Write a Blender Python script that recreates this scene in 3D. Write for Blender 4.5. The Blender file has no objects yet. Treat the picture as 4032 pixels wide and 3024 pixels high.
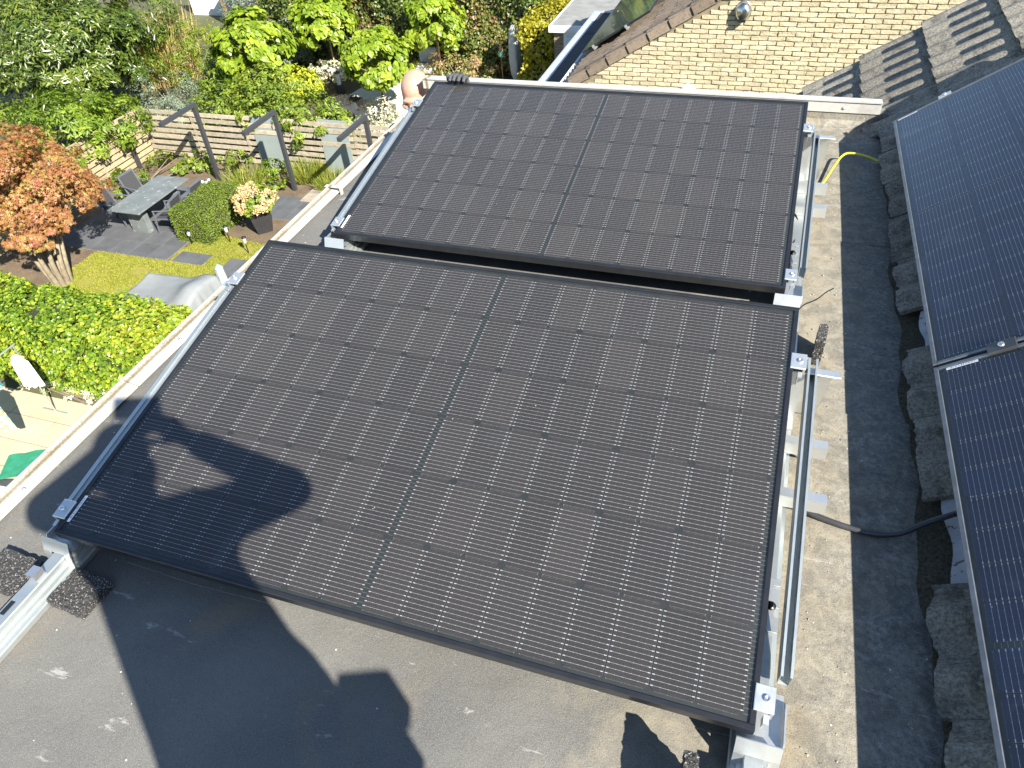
import bpy, math, random
import numpy as np
from mathutils import Vector, Matrix
rad = math.radians
sc = bpy.context.scene
COL = sc.collection
# ------------------------------------------------------------------ camera
CAM = Vector((1.55731, -0.68610, 1.56356))
RIGHT = Vector((0.94752629, 0.31344388, -0.06282405))
DOWN = Vector((0.16422383, -0.64587669, -0.74556947))
FWD = Vector((-0.27427077, 0.69612947, -0.6634601))
cd = bpy.data.cameras.new('camera'); cam = bpy.data.objects.new('camera', cd); COL.objects.link(cam)
cd.sensor_width = 36.0; cd.lens = 36.0 * 2879.13 / 4032.0
cd.clip_start = 0.02; cd.clip_end = 1500
cam.matrix_world = Matrix(((RIGHT.x, -DOWN.x, -FWD.x, CAM.x), (RIGHT.y, -DOWN.y, -FWD.y, CAM.y), (RIGHT.z, -DOWN.z, -FWD.z, CAM.z), (0, 0, 0, 1)))
sc.camera = cam
# ------------------------------------------------------------------ sky, sun, exposure
SUN = Vector((0.659, -0.468, 0.589)).normalized()
EL = math.asin(SUN.z); AZ = math.atan2(SUN.x, SUN.y)
w = bpy.data.worlds.new('World'); sc.world = w; w.use_nodes = True
wt = w.node_tree; wt.nodes.clear()
sky = wt.nodes.new('ShaderNodeTexSky'); sky.sky_type = 'NISHITA'; sky.sun_disc = False
sky.sun_elevation = EL; sky.sun_rotation = AZ; sky.air_density = 1.0; sky.dust_density = 0.25; sky.ozone_density = 2.0
bg = wt.nodes.new('ShaderNodeBackground'); bg.inputs[1].default_value = 0.085
wo = wt.nodes.new('ShaderNodeOutputWorld')
wt.links.new(sky.outputs[0], bg.inputs[0]); wt.links.new(bg.outputs[0], wo.inputs[0])
sl = bpy.data.lights.new('sun', 'SUN'); sl.energy = 5.0; sl.angle = rad(0.53); sl.color = (1.0, 0.95, 0.86)
so = bpy.data.objects.new('sun', sl); COL.objects.link(so); so.rotation_euler = SUN.to_track_quat('Z', 'Y').to_euler(); so.location = (8, -6, 9)
sc.view_settings.view_transform = 'Standard'; sc.view_settings.look = 'None'
sc.view_settings.exposure = 1.5; sc.view_settings.gamma = 1.0; sc.view_settings.use_curve_mapping = False
sc.render.engine = 'CYCLES'
try:
    sc.cycles.max_bounces = 6; sc.cycles.transparent_max_bounces = 8; sc.cycles.diffuse_bounces = 3
    sc.cycles.caustics_reflective = False; sc.cycles.caustics_refractive = False
except Exception:
    pass
ZG = -7.61            # garden level, the flat roof is z = 0
rng = np.random.default_rng(11)
random.seed(5)
# ------------------------------------------------------------------ material helpers
def nd(nt, typ, ins=None, **props):
    n = nt.nodes.new(typ)
    for k_, v in props.items(): setattr(n, k_, v)
    for k_, v in (ins or {}).items():
        s = n.inputs[k_]
        if isinstance(v, bpy.types.NodeSocket): nt.links.new(v, s)
        else:
            if isinstance(v, (tuple, list)) and len(v) == 3 and s.type == 'RGBA': v = (*v, 1.0)
            s.default_value = v
    return n
def mth(nt, op, a, b=0.0, c=0.0, clamp=False):
    n = nd(nt, 'ShaderNodeMath', {0: a, 1: b, 2: c}, operation=op); n.use_clamp = clamp
    return n.outputs[0]
def mixc(nt, f, a, b, bt='MIX'):
    n = nt.nodes.new('ShaderNodeMix'); n.data_type = 'RGBA'; n.blend_type = bt
    for i, v in ((0, f), (6, a), (7, b)):
        if isinstance(v, bpy.types.NodeSocket): nt.links.new(v, n.inputs[i])
        else: n.inputs[i].default_value = (*v, 1.0) if isinstance(v, (tuple, list)) and len(v) == 3 else v
    return n.outputs[2]
def ramp(nt, f, stops):
    n = nd(nt, 'ShaderNodeValToRGB', {0: f}); e = n.color_ramp.elements
    while len(e) < len(stops): e.new(0.5)
    for i, (p, c) in enumerate(stops):
        e[i].position = p; e[i].color = (*c, 1.0) if len(c) == 3 else c
    return n.outputs[0]
def noise(nt, vec, scale, detail=4, rough=0.55, dist=0.0):
    return nd(nt, 'ShaderNodeTexNoise', {'Vector': vec, 'Scale': scale, 'Detail': detail, 'Roughness': rough, 'Distortion': dist}).outputs[0]
def start(name):
    m = bpy.data.materials.new(name); m.use_nodes = True; nt = m.node_tree; nt.nodes.clear()
    out = nt.nodes.new('ShaderNodeOutputMaterial'); b = nt.nodes.new('ShaderNodeBsdfPrincipled')
    nt.links.new(b.outputs[0], out.inputs[0])
    return m, nt, b, out
def coords(nt, kind):
    if kind == 'world': return nd(nt, 'ShaderNodeNewGeometry').outputs['Position']
    return nd(nt, 'ShaderNodeTexCoord').outputs['Object']
def pmat(name, col, col2=None, scale=8, detail=5, rough=0.6, metal=0.0, bump=0.0, bscale=60, rand=0.0, spec=0.5, kind='Object', contrast=(0.3, 0.7), speck=None, coat=0.0):
    m, nt, b, out = start(name); v = coords(nt, kind)
    col2 = col2 or tuple(c * 0.72 for c in col)
    f = ramp(nt, noise(nt, v, scale, detail), [(contrast[0], (0, 0, 0)), (contrast[1], (1, 1, 1))])
    c = mixc(nt, f, col2, col)
    if speck:                                   # (scale, threshold, colour)
        fs = ramp(nt, noise(nt, v, speck[0], 2), [(speck[1], (0, 0, 0)), (speck[1] + 0.06, (1, 1, 1))])
        c = mixc(nt, fs, c, speck[2])
    if rand:
        r = nd(nt, 'ShaderNodeObjectInfo').outputs['Random']
        c = nd(nt, 'ShaderNodeHueSaturation', {'Color': c, 'Value': mth(nt, 'ADD', mth(nt, 'MULTIPLY', r, 2 * rand), 1 - rand), 'Saturation': 1.0}).outputs[0]
    nt.links.new(c, b.inputs['Base Color'])
    b.inputs['Roughness'].default_value = rough; b.inputs['Metallic'].default_value = metal
    b.inputs['Specular IOR Level'].default_value = spec; b.inputs['Coat Weight'].default_value = coat
    if bump:
        bn = nd(nt, 'ShaderNodeBump', {'Strength': min(1.0, bump), 'Distance': 0.01, 'Height': noise(nt, v, bscale, 4, 0.6)})
        nt.links.new(bn.outputs[0], b.inputs['Normal'])
    return m
def leafmat(name, cols, trans=0.25, rough=0.42, spec=0.45):
    m, nt, b, out = start(name)
    r = nd(nt, 'ShaderNodeAttribute', attribute_name='rnd').outputs['Fac']
    n = len(cols); c = ramp(nt, r, [(i / (n - 1), cc) for i, cc in enumerate(cols)])
    nt.links.new(c, b.inputs['Base Color']); b.inputs['Roughness'].default_value = rough
    b.inputs['Specular IOR Level'].default_value = spec
    t = nd(nt, 'ShaderNodeBsdfTranslucent', {'Color': nd(nt, 'ShaderNodeHueSaturation', {'Color': c, 'Saturation': 1.15, 'Value': 1.5}).outputs[0]})
    mx = nd(nt, 'ShaderNodeMixShader', {0: trans, 1: b.outputs[0], 2: t.outputs[0]})
    nt.links.new(mx.outputs[0], out.inputs[0])
    return m
# ------------------------------------------------------------------ mesh helpers
class MB:
    def __init__(s): s.v = []; s.f = []; s.smooth = set()
    def add(s, vs, fs, smooth=False):
        o = len(s.v); s.v += [tuple(p) for p in vs]
        for f in fs:
            if smooth: s.smooth.add(len(s.f))
            s.f.append(tuple(i + o for i in f))
        return s
    def box(s, x0, x1, y0, y1, z0, z1, M=None):
        P = [(x, y, z) for z in (z0, z1) for y in (y0, y1) for x in (x0, x1)]
        if M is not None: P = [M @ Vector(p) for p in P]
        return s.add(P, [(0, 2, 3, 1), (4, 5, 7, 6), (0, 1, 5, 4), (2, 6, 7, 3), (0, 4, 6, 2), (1, 3, 7, 5)])
    def bbox(s, x0, x1, y0, y1, z0, z1, b=0.002, M=None):
        "box with its top edges chamfered"
        b = min(b, (x1 - x0) * .45, (y1 - y0) * .45, (z1 - z0) * .9)
        P = [(x0, y0, z0), (x1, y0, z0), (x1, y1, z0), (x0, y1, z0), (x0, y0, z1 - b), (x1, y0, z1 - b), (x1, y1, z1 - b), (x0, y1, z1 - b),
             (x0 + b, y0 + b, z1), (x1 - b, y0 + b, z1), (x1 - b, y1 - b, z1), (x0 + b, y1 - b, z1)]
        if M is not None: P = [M @ Vector(p) for p in P]
        F = [(3, 2, 1, 0), (8, 9, 10, 11)]
        for i in range(4):
            j = (i + 1) % 4; F += [(i, j, 4 + j, 4 + i), (4 + i, 4 + j, 8 + j, 8 + i)]
        return s.add(P, F)
    def bar(s, a, b, w_, h_, up=(0, 0, 1)):
        "square bar from a to b, w_ across, h_ along up"
        a = Vector(a); b = Vector(b); d = (b - a).normalized(); u = Vector(up); r = d.cross(u)
        if r.length < 1e-4: u = Vector((1, 0, 0)); r = d.cross(u)
        r.normalize(); u = r.cross(d)
        P = [p + r * (w_ / 2) * i + u * (h_ / 2) * j for p in (a, b) for j in (-1, 1) for i in (-1, 1)]
        return s.add(P, [(0, 2, 3, 1), (4, 5, 7, 6), (0, 1, 5, 4), (2, 6, 7, 3), (0, 4, 6, 2), (1, 3, 7, 5)])
    def tube(s, pts, r, n=8, cap=True):
        pts = [Vector(p) for p in pts]; m = len(pts); rr = r if isinstance(r, (list, tuple)) else [r] * m
        ring = []; t0 = (pts[1] - pts[0]).normalized(); u = t0.orthogonal().normalized()
        vs = []
        for i in range(m):
            t = (pts[min(i + 1, m - 1)] - pts[max(i - 1, 0)]).normalized()
            u = (u - t * u.dot(t)).normalized(); w2 = t.cross(u)
            for j in range(n):
                a = 2 * math.pi * j / n; vs.append(pts[i] + (u * math.cos(a) + w2 * math.sin(a)) * rr[i])
        fs = [(i * n + j, i * n + (j + 1) % n, (i + 1) * n + (j + 1) % n, (i + 1) * n + j) for i in range(m - 1) for j in range(n)]
        s.add(vs, fs, True)
        if cap: s.add([vs[j] for j in range(n)][::-1], [tuple(range(n))]); s.add([vs[(m - 1) * n + j] for j in range(n)], [tuple(range(n))])
        return s
    def lathe(s, prof, c=(0, 0, 0), n=16, M=None, smooth=True):
        vs = []
        for (r, z) in prof:
            for j in range(n):
                a = 2 * math.pi * j / n; p = Vector((c[0] + r * math.cos(a), c[1] + r * math.sin(a), c[2] + z))
                vs.append(M @ p if M is not None else p)
        m = len(prof)
        fs = [(i * n + j, i * n + (j + 1) % n, (i + 1) * n + (j + 1) % n, (i + 1) * n + j) for i in range(m - 1) for j in range(n)]
        s.add(vs, fs, smooth)
        if prof[0][0] > 1e-5: s.add(vs[:n][::-1], [tuple(range(n))])
        if prof[-1][0] > 1e-5: s.add(vs[-n:], [tuple(range(n))])
        return s
    def prism(s, poly, z0, z1, M=None):
        n = len(poly); P = [(x, y, z0) for x, y in poly] + [(x, y, z1) for x, y in poly]
        if M is not None: P = [M @ Vector(p) for p in P]
        return s.add(P, [tuple(range(n))[::-1], tuple(range(n, 2 * n))] + [(i, (i + 1) % n, n + (i + 1) % n, n + i) for i in range(n)])
    def ell(s, c, r, n=12, m=8, R=None):
        vs = []; c = Vector(c)
        for i in range(m + 1):
            th = math.pi * i / m
            for j in range(n):
                a = 2 * math.pi * j / n; p = Vector((r[0] * math.sin(th) * math.cos(a), r[1] * math.sin(th) * math.sin(a), -r[2] * math.cos(th)))
                vs.append(c + (R @ p if R is not None else p))
        return s.add(vs, [(i * n + j, i * n + (j + 1) % n, (i + 1) * n + (j + 1) % n, (i + 1) * n + j) for i in range(m) for j in range(n)], True)
    def cap(s, a, b, ra, rb, n=12):
        "tapered capsule: closed"
        a = Vector(a); b = Vector(b); d = (b - a).normalized()
        pts = [a - d * ra * .95, a - d * ra * .6, a, (a + b) / 2, b, b + d * rb * .6, b + d * rb * .95]
        return s.tube(pts, [ra * .3, ra * .8, ra, (ra + rb) / 2, rb, rb * .8, rb * .3], n)
    def mesh(s, name):
        me = bpy.data.meshes.new(name); me.from_pydata([tuple(v) for v in s.v], [], s.f); me.validate(); me.update()
        if s.smooth and len(me.polygons) == len(s.f):
            for i in s.smooth: me.polygons[i].use_smooth = True
        return me
    def build(s, name, mat, parent=None, loc=None):
        return link(name, s.mesh(name), mat, parent, loc)
def link(name, me, mat=None, parent=None, loc=None):
    if mat is not None and not me.materials: me.materials.append(mat)
    o = bpy.data.objects.new(name, me); COL.objects.link(o)
    if parent is not None: o.parent = parent
    if loc is not None: o.location = loc
    return o
def tag(o, label, cat, group=None):
    o['label'] = label; o['category'] = cat
    if group: o['group'] = group
    return o
def thing(name, label, cat, loc=(0, 0, 0), rz=0.0, group=None):
    o = bpy.data.objects.new(name, None); COL.objects.link(o); o.empty_display_size = 0.1
    o.location = loc; o.rotation_euler = (0, 0, rz)
    return tag(o, label, cat, group)
def struct(o): o['kind'] = 'structure'; return o
def stuff(o): o['kind'] = 'stuff'; return o
def copy_tree(o, parent=None):
    c = o.copy(); COL.objects.link(c)
    if parent is not None: c.parent = parent
    for ch in o.children: copy_tree(ch, c)
    return c
def sheet(name, x0, x1, y0, y1, z, mat, nx=1, ny=1, parent=None, thick=0.0):
    mb = MB(); vs = [(x0 + (x1 - x0) * i / nx, y0 + (y1 - y0) * j / ny, z) for j in range(ny + 1) for i in range(nx + 1)]
    mb.add(vs, [(j * (nx + 1) + i, j * (nx + 1) + i + 1, (j + 1) * (nx + 1) + i + 1, (j + 1) * (nx + 1) + i) for j in range(ny) for i in range(nx)])
    return mb.build(name, mat, parent)
def polysheet(name, poly, z, mat, parent=None):
    mb = MB(); mb.add([(x, y, z) for x, y in poly], [tuple(range(len(poly)))]); return mb.build(name, mat, parent)
# ------------------------------------------------------------------ foliage helpers
def unit(a): return a / (np.linalg.norm(a, axis=1, keepdims=True) + 1e-9)
def sph(n): return unit(rng.normal(size=(n, 3)))
SHAPES = {'leaf': ([(0, 0, 0), (-.5, .45, .22), (0, 1, -.06), (.5, .45, .22)], [(0, 3, 2), (0, 2, 1)]),
          'heart': ([(0, 0, 0), (-.42, -.05, .05), (-.55, .38, .14), (0, 1, -.12), (.55, .38, .14), (.42, -.05, .05)], [(0, 3, 2), (0, 2, 1), (0, 5, 4), (0, 4, 3)]),
          'star': ([(0, .15, 0), (-.5, -.05, -.03), (-.16, .38, .08), (-.62, .62, -.04), (-.13, .6, .08), (0, 1.05, -.08), (.13, .6, .08), (.62, .62, -.04), (.16, .38, .08), (.5, -.05, -.03)],
                   [(0, 2, 1), (2, 4, 3), (4, 6, 5), (6, 8, 7), (8, 0, 9), (0, 8, 6), (0, 6, 4), (0, 4, 2)]),
          'blade': ([(-.5, 0, 0), (.5, 0, 0), (.4, .55, .06), (-.4, .55, .06), (0, 1, -.05)], [(0, 1, 2, 3), (3, 2, 4)])}
def leaf_mesh(name, P, Nn, L, W, mat, parent, shape='leaf', T=None, rnd=None):
    "one mesh of many leaves: P positions, Nn normals, L lengths, W width/length"
    tv, tf = SHAPES[shape]; tv = np.array(tv); n = len(P); k_ = len(tv)
    if T is None: T = sph(n)
    T = unit(T - Nn * np.sum(T * Nn, axis=1, keepdims=True)); S = np.cross(T, Nn)
    L = np.broadcast_to(L, (n,)); W = np.broadcast_to(W, (n,))
    V = (P[:, None, :] + S[:, None, :] * (tv[None, :, 0:1] * (L * W)[:, None, None]) + T[:, None, :] * (tv[None, :, 1:2] * L[:, None, None])
         + Nn[:, None, :] * (tv[None, :, 2:3] * (L * W)[:, None, None])).reshape(-1, 3)
    sizes = np.array([len(f) for f in tf]); flat = np.concatenate([np.array(f) for f in tf])
    idx = (flat[None, :] + (np.arange(n) * k_)[:, None]).reshape(-1)
    tot = np.tile(sizes, n); st = np.concatenate([[0], np.cumsum(tot)[:-1]])
    me = bpy.data.meshes.new(name); me.vertices.add(n * k_); me.vertices.foreach_set('co', V.astype(np.float32).ravel())
    me.loops.add(len(idx)); me.loops.foreach_set('vertex_index', idx.astype(np.int32))
    me.polygons.add(len(tot)); me.polygons.foreach_set('loop_start', st.astype(np.int32)); me.polygons.foreach_set('loop_total', tot.astype(np.int32))
    me.update(calc_edges=True)
    a = me.attributes.new('rnd', 'FLOAT', 'POINT')
    if rnd is None: rnd = rng.random(n)
    a.data.foreach_set('value', np.repeat(np.clip(rnd, 0, 1), k_).astype(np.float32))
    return link(name, me, mat, parent)
def crown_points(blobs, n, clump=0.3, clumps=40, inner=0.2, low=-0.5, spread=1.0):
    "leaf positions and normals in clumps round the shells of ellipsoids (cx,cy,cz,rx,ry,rz)"
    P = []; Nn = []; Rn = []
    area = np.array([b[3] * b[4] + b[4] * b[5] + b[3] * b[5] for b in blobs]); area /= area.sum()
    for b, a in zip(blobs, area):
        c = np.array(b[:3]); r = np.array(b[3:6]); m = max(20, int(n * a)); kc = max(6, int(clumps * a))
        D = sph(kc * 3); D = D[D[:, 2] > low][:kc]; kc = len(D)
        ctr = D * (0.78 + 0.24 * rng.random((kc, 1))); cr = clump * (0.6 + 0.8 * rng.random(kc)); cv = rng.random(kc)
        w_ = rng.integers(0, kc, m); d = sph(m)
        d = unit(d + D[w_] * 0.9)
        p = ctr[w_] + d * (cr[w_] * (0.55 + 0.5 * rng.random(m)))[:, None]
        ins = rng.random(m) < inner; p[ins] *= (0.45 + 0.4 * rng.random(ins.sum()))[:, None]
        P.append(c + p * r); Nn.append(unit(d * 0.7 + D[w_] * 0.6 + np.array([0, 0, .45]) + rng.normal(size=(m, 3)) * 0.35 * spread))
        Rn.append(np.clip(0.6 * rng.random(m) + 0.4 * cv[w_], 0, 1))
    return np.concatenate(P), np.concatenate(Nn), np.concatenate(Rn)
def box_points(x0, x1, y0, y1, z0, z1, n, faces='xXyYZ', bulge=0.12, freq=1.7):
    "leaf positions and normals over the faces of a clipped hedge with a lumpy outline"
    A = {'x': (y1 - y0) * (z1 - z0), 'X': (y1 - y0) * (z1 - z0), 'y': (x1 - x0) * (z1 - z0), 'Y': (x1 - x0) * (z1 - z0), 'Z': (x1 - x0) * (y1 - y0)}
    tot = sum(A[f] for f in faces); P = []; Nn = []
    for f in faces:
        m = int(n * A[f] / tot); u = rng.random((m, 3)); p = np.array([x0, y0, z0]) + u * np.array([x1 - x0, y1 - y0, z1 - z0]); nn = np.zeros((m, 3))
        ax = {'x': 0, 'X': 0, 'y': 1, 'Y': 1, 'Z': 2}[f]; s_ = -1 if f in 'xy' else 1
        nn[:, ax] = s_; p[:, ax] = (x0, y0, z0)[ax] if s_ < 0 else (x1, y1, z1)[ax]
        q = p * freq
        wv = np.sin(q[:, 0] * 2.1 + 1) * np.sin(q[:, 1] * 1.7 + 2) + np.sin(q[:, 2] * 2.7 + q[:, 0]) * .7 + np.sin(q[:, 0] * 5.3 + q[:, 1] * 4.1 + q[:, 2] * 3.3) * .5
        p = p + nn * (wv * bulge * 0.5 - np.abs(rng.normal(size=m)) * bulge * 0.55)[:, None]
        P.append(p); Nn.append(unit(nn + np.array([0, 0, .35]) + rng.normal(size=(m, 3)) * 0.5))
    return np.concatenate(P), np.concatenate(Nn)
# ------------------------------------------------------------------ materials of the roof
def membrane_mat():
    m, nt, b, out = start('roof_membrane'); v = coords(nt, 'world')
    n1 = noise(nt, v, 2.2, 6, 0.6); n2 = noise(nt, v, 9.0, 5, 0.65, 0.4); n3 = noise(nt, v, 260, 2, 0.7); n4 = noise(nt, v, 620, 2, 0.5)
    c = mixc(nt, ramp(nt, n1, [(0.35, (0, 0, 0)), (0.65, (1, 1, 1))]), (0.102, 0.100, 0.093), (0.146, 0.141, 0.126))
    sx = nd(nt, 'ShaderNodeSeparateXYZ', {0: v})
    sand = nd(nt, 'ShaderNodeMapRange', {'Value': mth(nt, 'ADD', sx.outputs[0], mth(nt, 'MULTIPLY', mth(nt, 'SUBTRACT', n2, 0.5), 0.9)), 1: 1.35, 2: 1.75}).outputs[0]
    c = mixc(nt, sand, c, mixc(nt, n2, (0.20, 0.176, 0.128), (0.34, 0.30, 0.215)))
    # moss and silt drift along the tiled edge
    moss = nd(nt, 'ShaderNodeMapRange', {'Value': mth(nt, 'ADD', sx.outputs[0], mth(nt, 'MULTIPLY', mth(nt, 'SUBTRACT', n2, 0.5), 0.7)), 1: 1.78, 2: 2.08}).outputs[0]
    c = mixc(nt, mth(nt, 'MULTIPLY', moss, 0.85), c, mixc(nt, ramp(nt, noise(nt, v, 75, 6, .75), [(0.35, (0, 0, 0)), (0.68, (1, 1, 1))]), (0.06, 0.06, 0.052), (0.36, 0.35, 0.31)))
    mot = noise(nt, v, 15, 7, 0.72, 0.5)
    c = mixc(nt, mth(nt, 'MULTIPLY', sand, ramp(nt, mot, [(0.40, (0.55, 0.55, 0.55)), (0.58, (0, 0, 0))])), c, (0.075, 0.072, 0.066))
    # rusty damp stains
    st = ramp(nt, noise(nt, v, 3.1, 3, 0.5, 0.6), [(0.62, (0, 0, 0)), (0.76, (1, 1, 1))])
    c = mixc(nt, mth(nt, 'MULTIPLY', st, 0.45), c, (0.22, 0.165, 0.095))
    # mineral granules
    c = mixc(nt, ramp(nt, n3, [(0.33, (1, 1, 1)), (0.43, (0, 0, 0))]), c, mixc(nt, 0.5, c, (0.04, 0.04, 0.04)))
    c = mixc(nt, ramp(nt, n4, [(0.58, (0, 0, 0)), (0.66, (1, 1, 1))]), c, mixc(nt, 0.55, c, (0.45, 0.43, 0.38)))
    # chalky scuffs, dragged in one direction
    mp = nd(nt, 'ShaderNodeMapping', {'Vector': v, 'Rotation': (0, 0, rad(35)), 'Scale': (1.0, 3.6, 1.0)})
    sc1 = noise(nt, mp.outputs[0], 5.5, 6, 0.72, 0.3)
    scf = ramp(nt, sc1, [(0.625, (0, 0, 0)), (0.68, (1, 1, 1))])
    c = mixc(nt, mth(nt, 'MULTIPLY', scf, 0.55), c, (0.42, 0.41, 0.38))
    # scattered pale grains and bird specks
    vo = nd(nt, 'ShaderNodeTexVoronoi', {'Vector': v, 'Scale': 26.0}); d = vo.outputs['Distance']
    keep = mth(nt, 'GREATER_THAN', nd(nt, 'ShaderNodeSeparateColor', {0: vo.outputs['Color']}).outputs[0], 0.78)
    c = mixc(nt, mth(nt, 'MULTIPLY', mth(nt, 'LESS_THAN', d, 0.055), keep), c, (0.62, 0.6, 0.55))
    nt.links.new(c, b.inputs['Base Color']); b.inputs['Roughness'].default_value = 0.86; b.inputs['Specular IOR Level'].default_value = 0.3
    bp = nd(nt, 'ShaderNodeBump', {'Strength': 0.55, 'Distance': 0.0015, 'Height': n3}); bp2 = nd(nt, 'ShaderNodeBump', {'Strength': 0.35, 'Distance': 0.012, 'Height': n2, 'Normal': bp.outputs[0]})
    nt.links.new(bp2.outputs[0], b.inputs['Normal'])
    return m
M_MEM = membrane_mat()
def alu_mat(name, col, rough, dirt=0.3):
    m, nt, b, out = start(name); v = coords(nt, 'world')
    mp = nd(nt, 'ShaderNodeMapping', {'Vector': v, 'Scale': (30.0, 1.2, 30.0)})
    br = noise(nt, mp.outputs[0], 14, 3, 0.6); bl = noise(nt, v, 28, 4, 0.6)
    c = mixc(nt, br, tuple(x * 0.82 for x in col), col)
    c = mixc(nt, mth(nt, 'MULTIPLY', ramp(nt, bl, [(0.5, (0, 0, 0)), (0.72, (1, 1, 1))]), dirt), c, tuple(x * 0.6 for x in col))
    nt.links.new(c, b.inputs['Base Color']); b.inputs['Metallic'].default_value = 0.85
    nt.links.new(mth(nt, 'ADD', mth(nt, 'MULTIPLY', bl, 0.25), rough - 0.1), b.inputs['Roughness'])
    return m
M_ALU = alu_mat('mill_aluminium', (0.62, 0.66, 0.64), 0.45)
M_ALU2 = alu_mat('bracket_aluminium', (0.76, 0.78, 0.77), 0.42, 0.2)
M_STEEL = alu_mat('stainless_bolt', (0.7, 0.7, 0.72), 0.25, 0.1)
def trim_mat():
    m, nt, b, out = start('weathered_roof_trim'); v = coords(nt, 'world')
    sx = nd(nt, 'ShaderNodeSeparateXYZ', {0: v})
    mp = nd(nt, 'ShaderNodeMapping', {'Vector': v, 'Scale': (1.0, 0.25, 1.0)})
    n1 = noise(nt, mp.outputs[0], 40, 5, 0.65); n2 = noise(nt, v, 7, 4, 0.6); n3 = noise(nt, v, 180, 3, 0.7)
    c = mixc(nt, n1, (0.40, 0.385, 0.34), (0.62, 0.61, 0.57))
    # moss line in the bead along the outer edge
    ln = nd(nt, 'ShaderNodeMapRange', {'Value': mth(nt, 'ABSOLUTE', mth(nt, 'ADD', sx.outputs[0], mth(nt, 'ADD', 0.3405, mth(nt, 'MULTIPLY', mth(nt, 'SUBTRACT', n3, 0.5), 0.02)))), 1: 0.012, 2: 0.002}).outputs[0]
    c = mixc(nt, mth(nt, 'MULTIPLY', ln, mth(nt, 'ADD', n2, 0.35)), c, (0.16, 0.12, 0.05))
    c = mixc(nt, ramp(nt, n2, [(0.58, (0, 0, 0)), (0.8, (0.6, 0.6, 0.6))]), c, (0.33, 0.30, 0.25))
    nt.links.new(c, b.inputs['Base Color']); b.inputs['Roughness'].default_value = 0.5; b.inputs['Metallic'].default_value = 0.25
    return m
M_TRIM = trim_mat()
M_FRAME = pmat('black_anodised_frame', (0.055, 0.058, 0.064), (0.04, 0.042, 0.048), scale=20, rough=0.34, metal=0.7, bump=0.05, bscale=300)
M_FRAME_G = pmat('weathered_grey_frame', (0.20, 0.21, 0.22), (0.13, 0.14, 0.15), scale=25, rough=0.45, metal=0.5)
M_BACK = pmat('black_backsheet', (0.010, 0.013, 0.012), (0.014, 0.017, 0.016), scale=30, rough=0.6)
def cell_mat(name, colA, colB):
    m, nt, b, out = start(name); v = coords(nt, 'Object'); sx = nd(nt, 'ShaderNodeSeparateXYZ', {0: v}); x, y = sx.outputs[0], sx.outputs[1]
    r = nd(nt, 'ShaderNodeObjectInfo').outputs['Random']
    r2 = mth(nt, 'FRACT', mth(nt, 'MULTIPLY', r, 17.31))
    base = mixc(nt, mth(nt, 'POWER', r, 1.6), colA, colB)
    base = nd(nt, 'ShaderNodeHueSaturation', {'Color': base, 'Value': mth(nt, 'ADD', mth(nt, 'MULTIPLY', r2, 0.22), 0.89)}).outputs[0]
    vw = coords(nt, 'world'); cl = noise(nt, vw, 1.6, 3, 0.5)
    base = mixc(nt, 1.0, base, mixc(nt, cl, (0.78, 0.78, 0.84), (1.2, 1.17, 1.12)), 'MULTIPLY')
    # fine silver fingers across the cell (too fine to resolve: an even lift with a faint moire)
    fg = mth(nt, 'LESS_THAN', mth(nt, 'FRACT', mth(nt, 'MULTIPLY', x, 640.0)), 0.07)
    base = mixc(nt, mth(nt, 'MULTIPLY', fg, 0.35), base, (0.35, 0.34, 0.34))
    t = mth(nt, 'ABSOLUTE', mth(nt, 'SUBTRACT', mth(nt, 'FRACT', mth(nt, 'ADD', mth(nt, 'DIVIDE', y, 0.01125), 0.5)), 0.5))   # 0 on a wire
    ax = mth(nt, 'ABSOLUTE', x)
    pad = mth(nt, 'GREATER_THAN', ax, 0.0392)
    dots = mth(nt, 'LESS_THAN', mth(nt, 'ABSOLUTE', mth(nt, 'SUBTRACT', mth(nt, 'FRACT', mth(nt, 'MULTIPLY', x, 62.0)), 0.5)), 0.055)
    wid = mth(nt, 'ADD', 0.027, mth(nt, 'ADD', mth(nt, 'MULTIPLY', pad, 0.036), mth(nt, 'MULTIPLY', dots, 0.03)))
    wire = mth(nt, 'LESS_THAN', t, wid)
    c = mixc(nt, wire, base, mixc(nt, pad, (0.36, 0.355, 0.34), (0.48, 0.475, 0.455)))
    edge = mth(nt, 'MAXIMUM', mth(nt, 'GREATER_THAN', ax, 0.0442), mth(nt, 'GREATER_THAN', mth(nt, 'ABSOLUTE', y), 0.0892))
    c = mixc(nt, mth(nt, 'MULTIPLY', edge, 0.3), c, (0.2, 0.2, 0.2))
    nt.links.new(c, b.inputs['Base Color']); nt.links.new(mth(nt, 'MULTIPLY', wire, 0.3), b.inputs['Metallic'])
    b.inputs['Roughness'].default_value = 0.5; b.inputs['Specular IOR Level'].default_value = 0.25
    return m
M_CELL = cell_mat('solar_cell', (0.0195, 0.0170, 0.0168), (0.0275, 0.0238, 0.0222))
M_CELL_SKY = cell_mat('solar_cell_sky_tint', (0.006, 0.011, 0.034), (0.009, 0.016, 0.046))  # same cells, with the blue sky reflection painted into their colour
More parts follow.
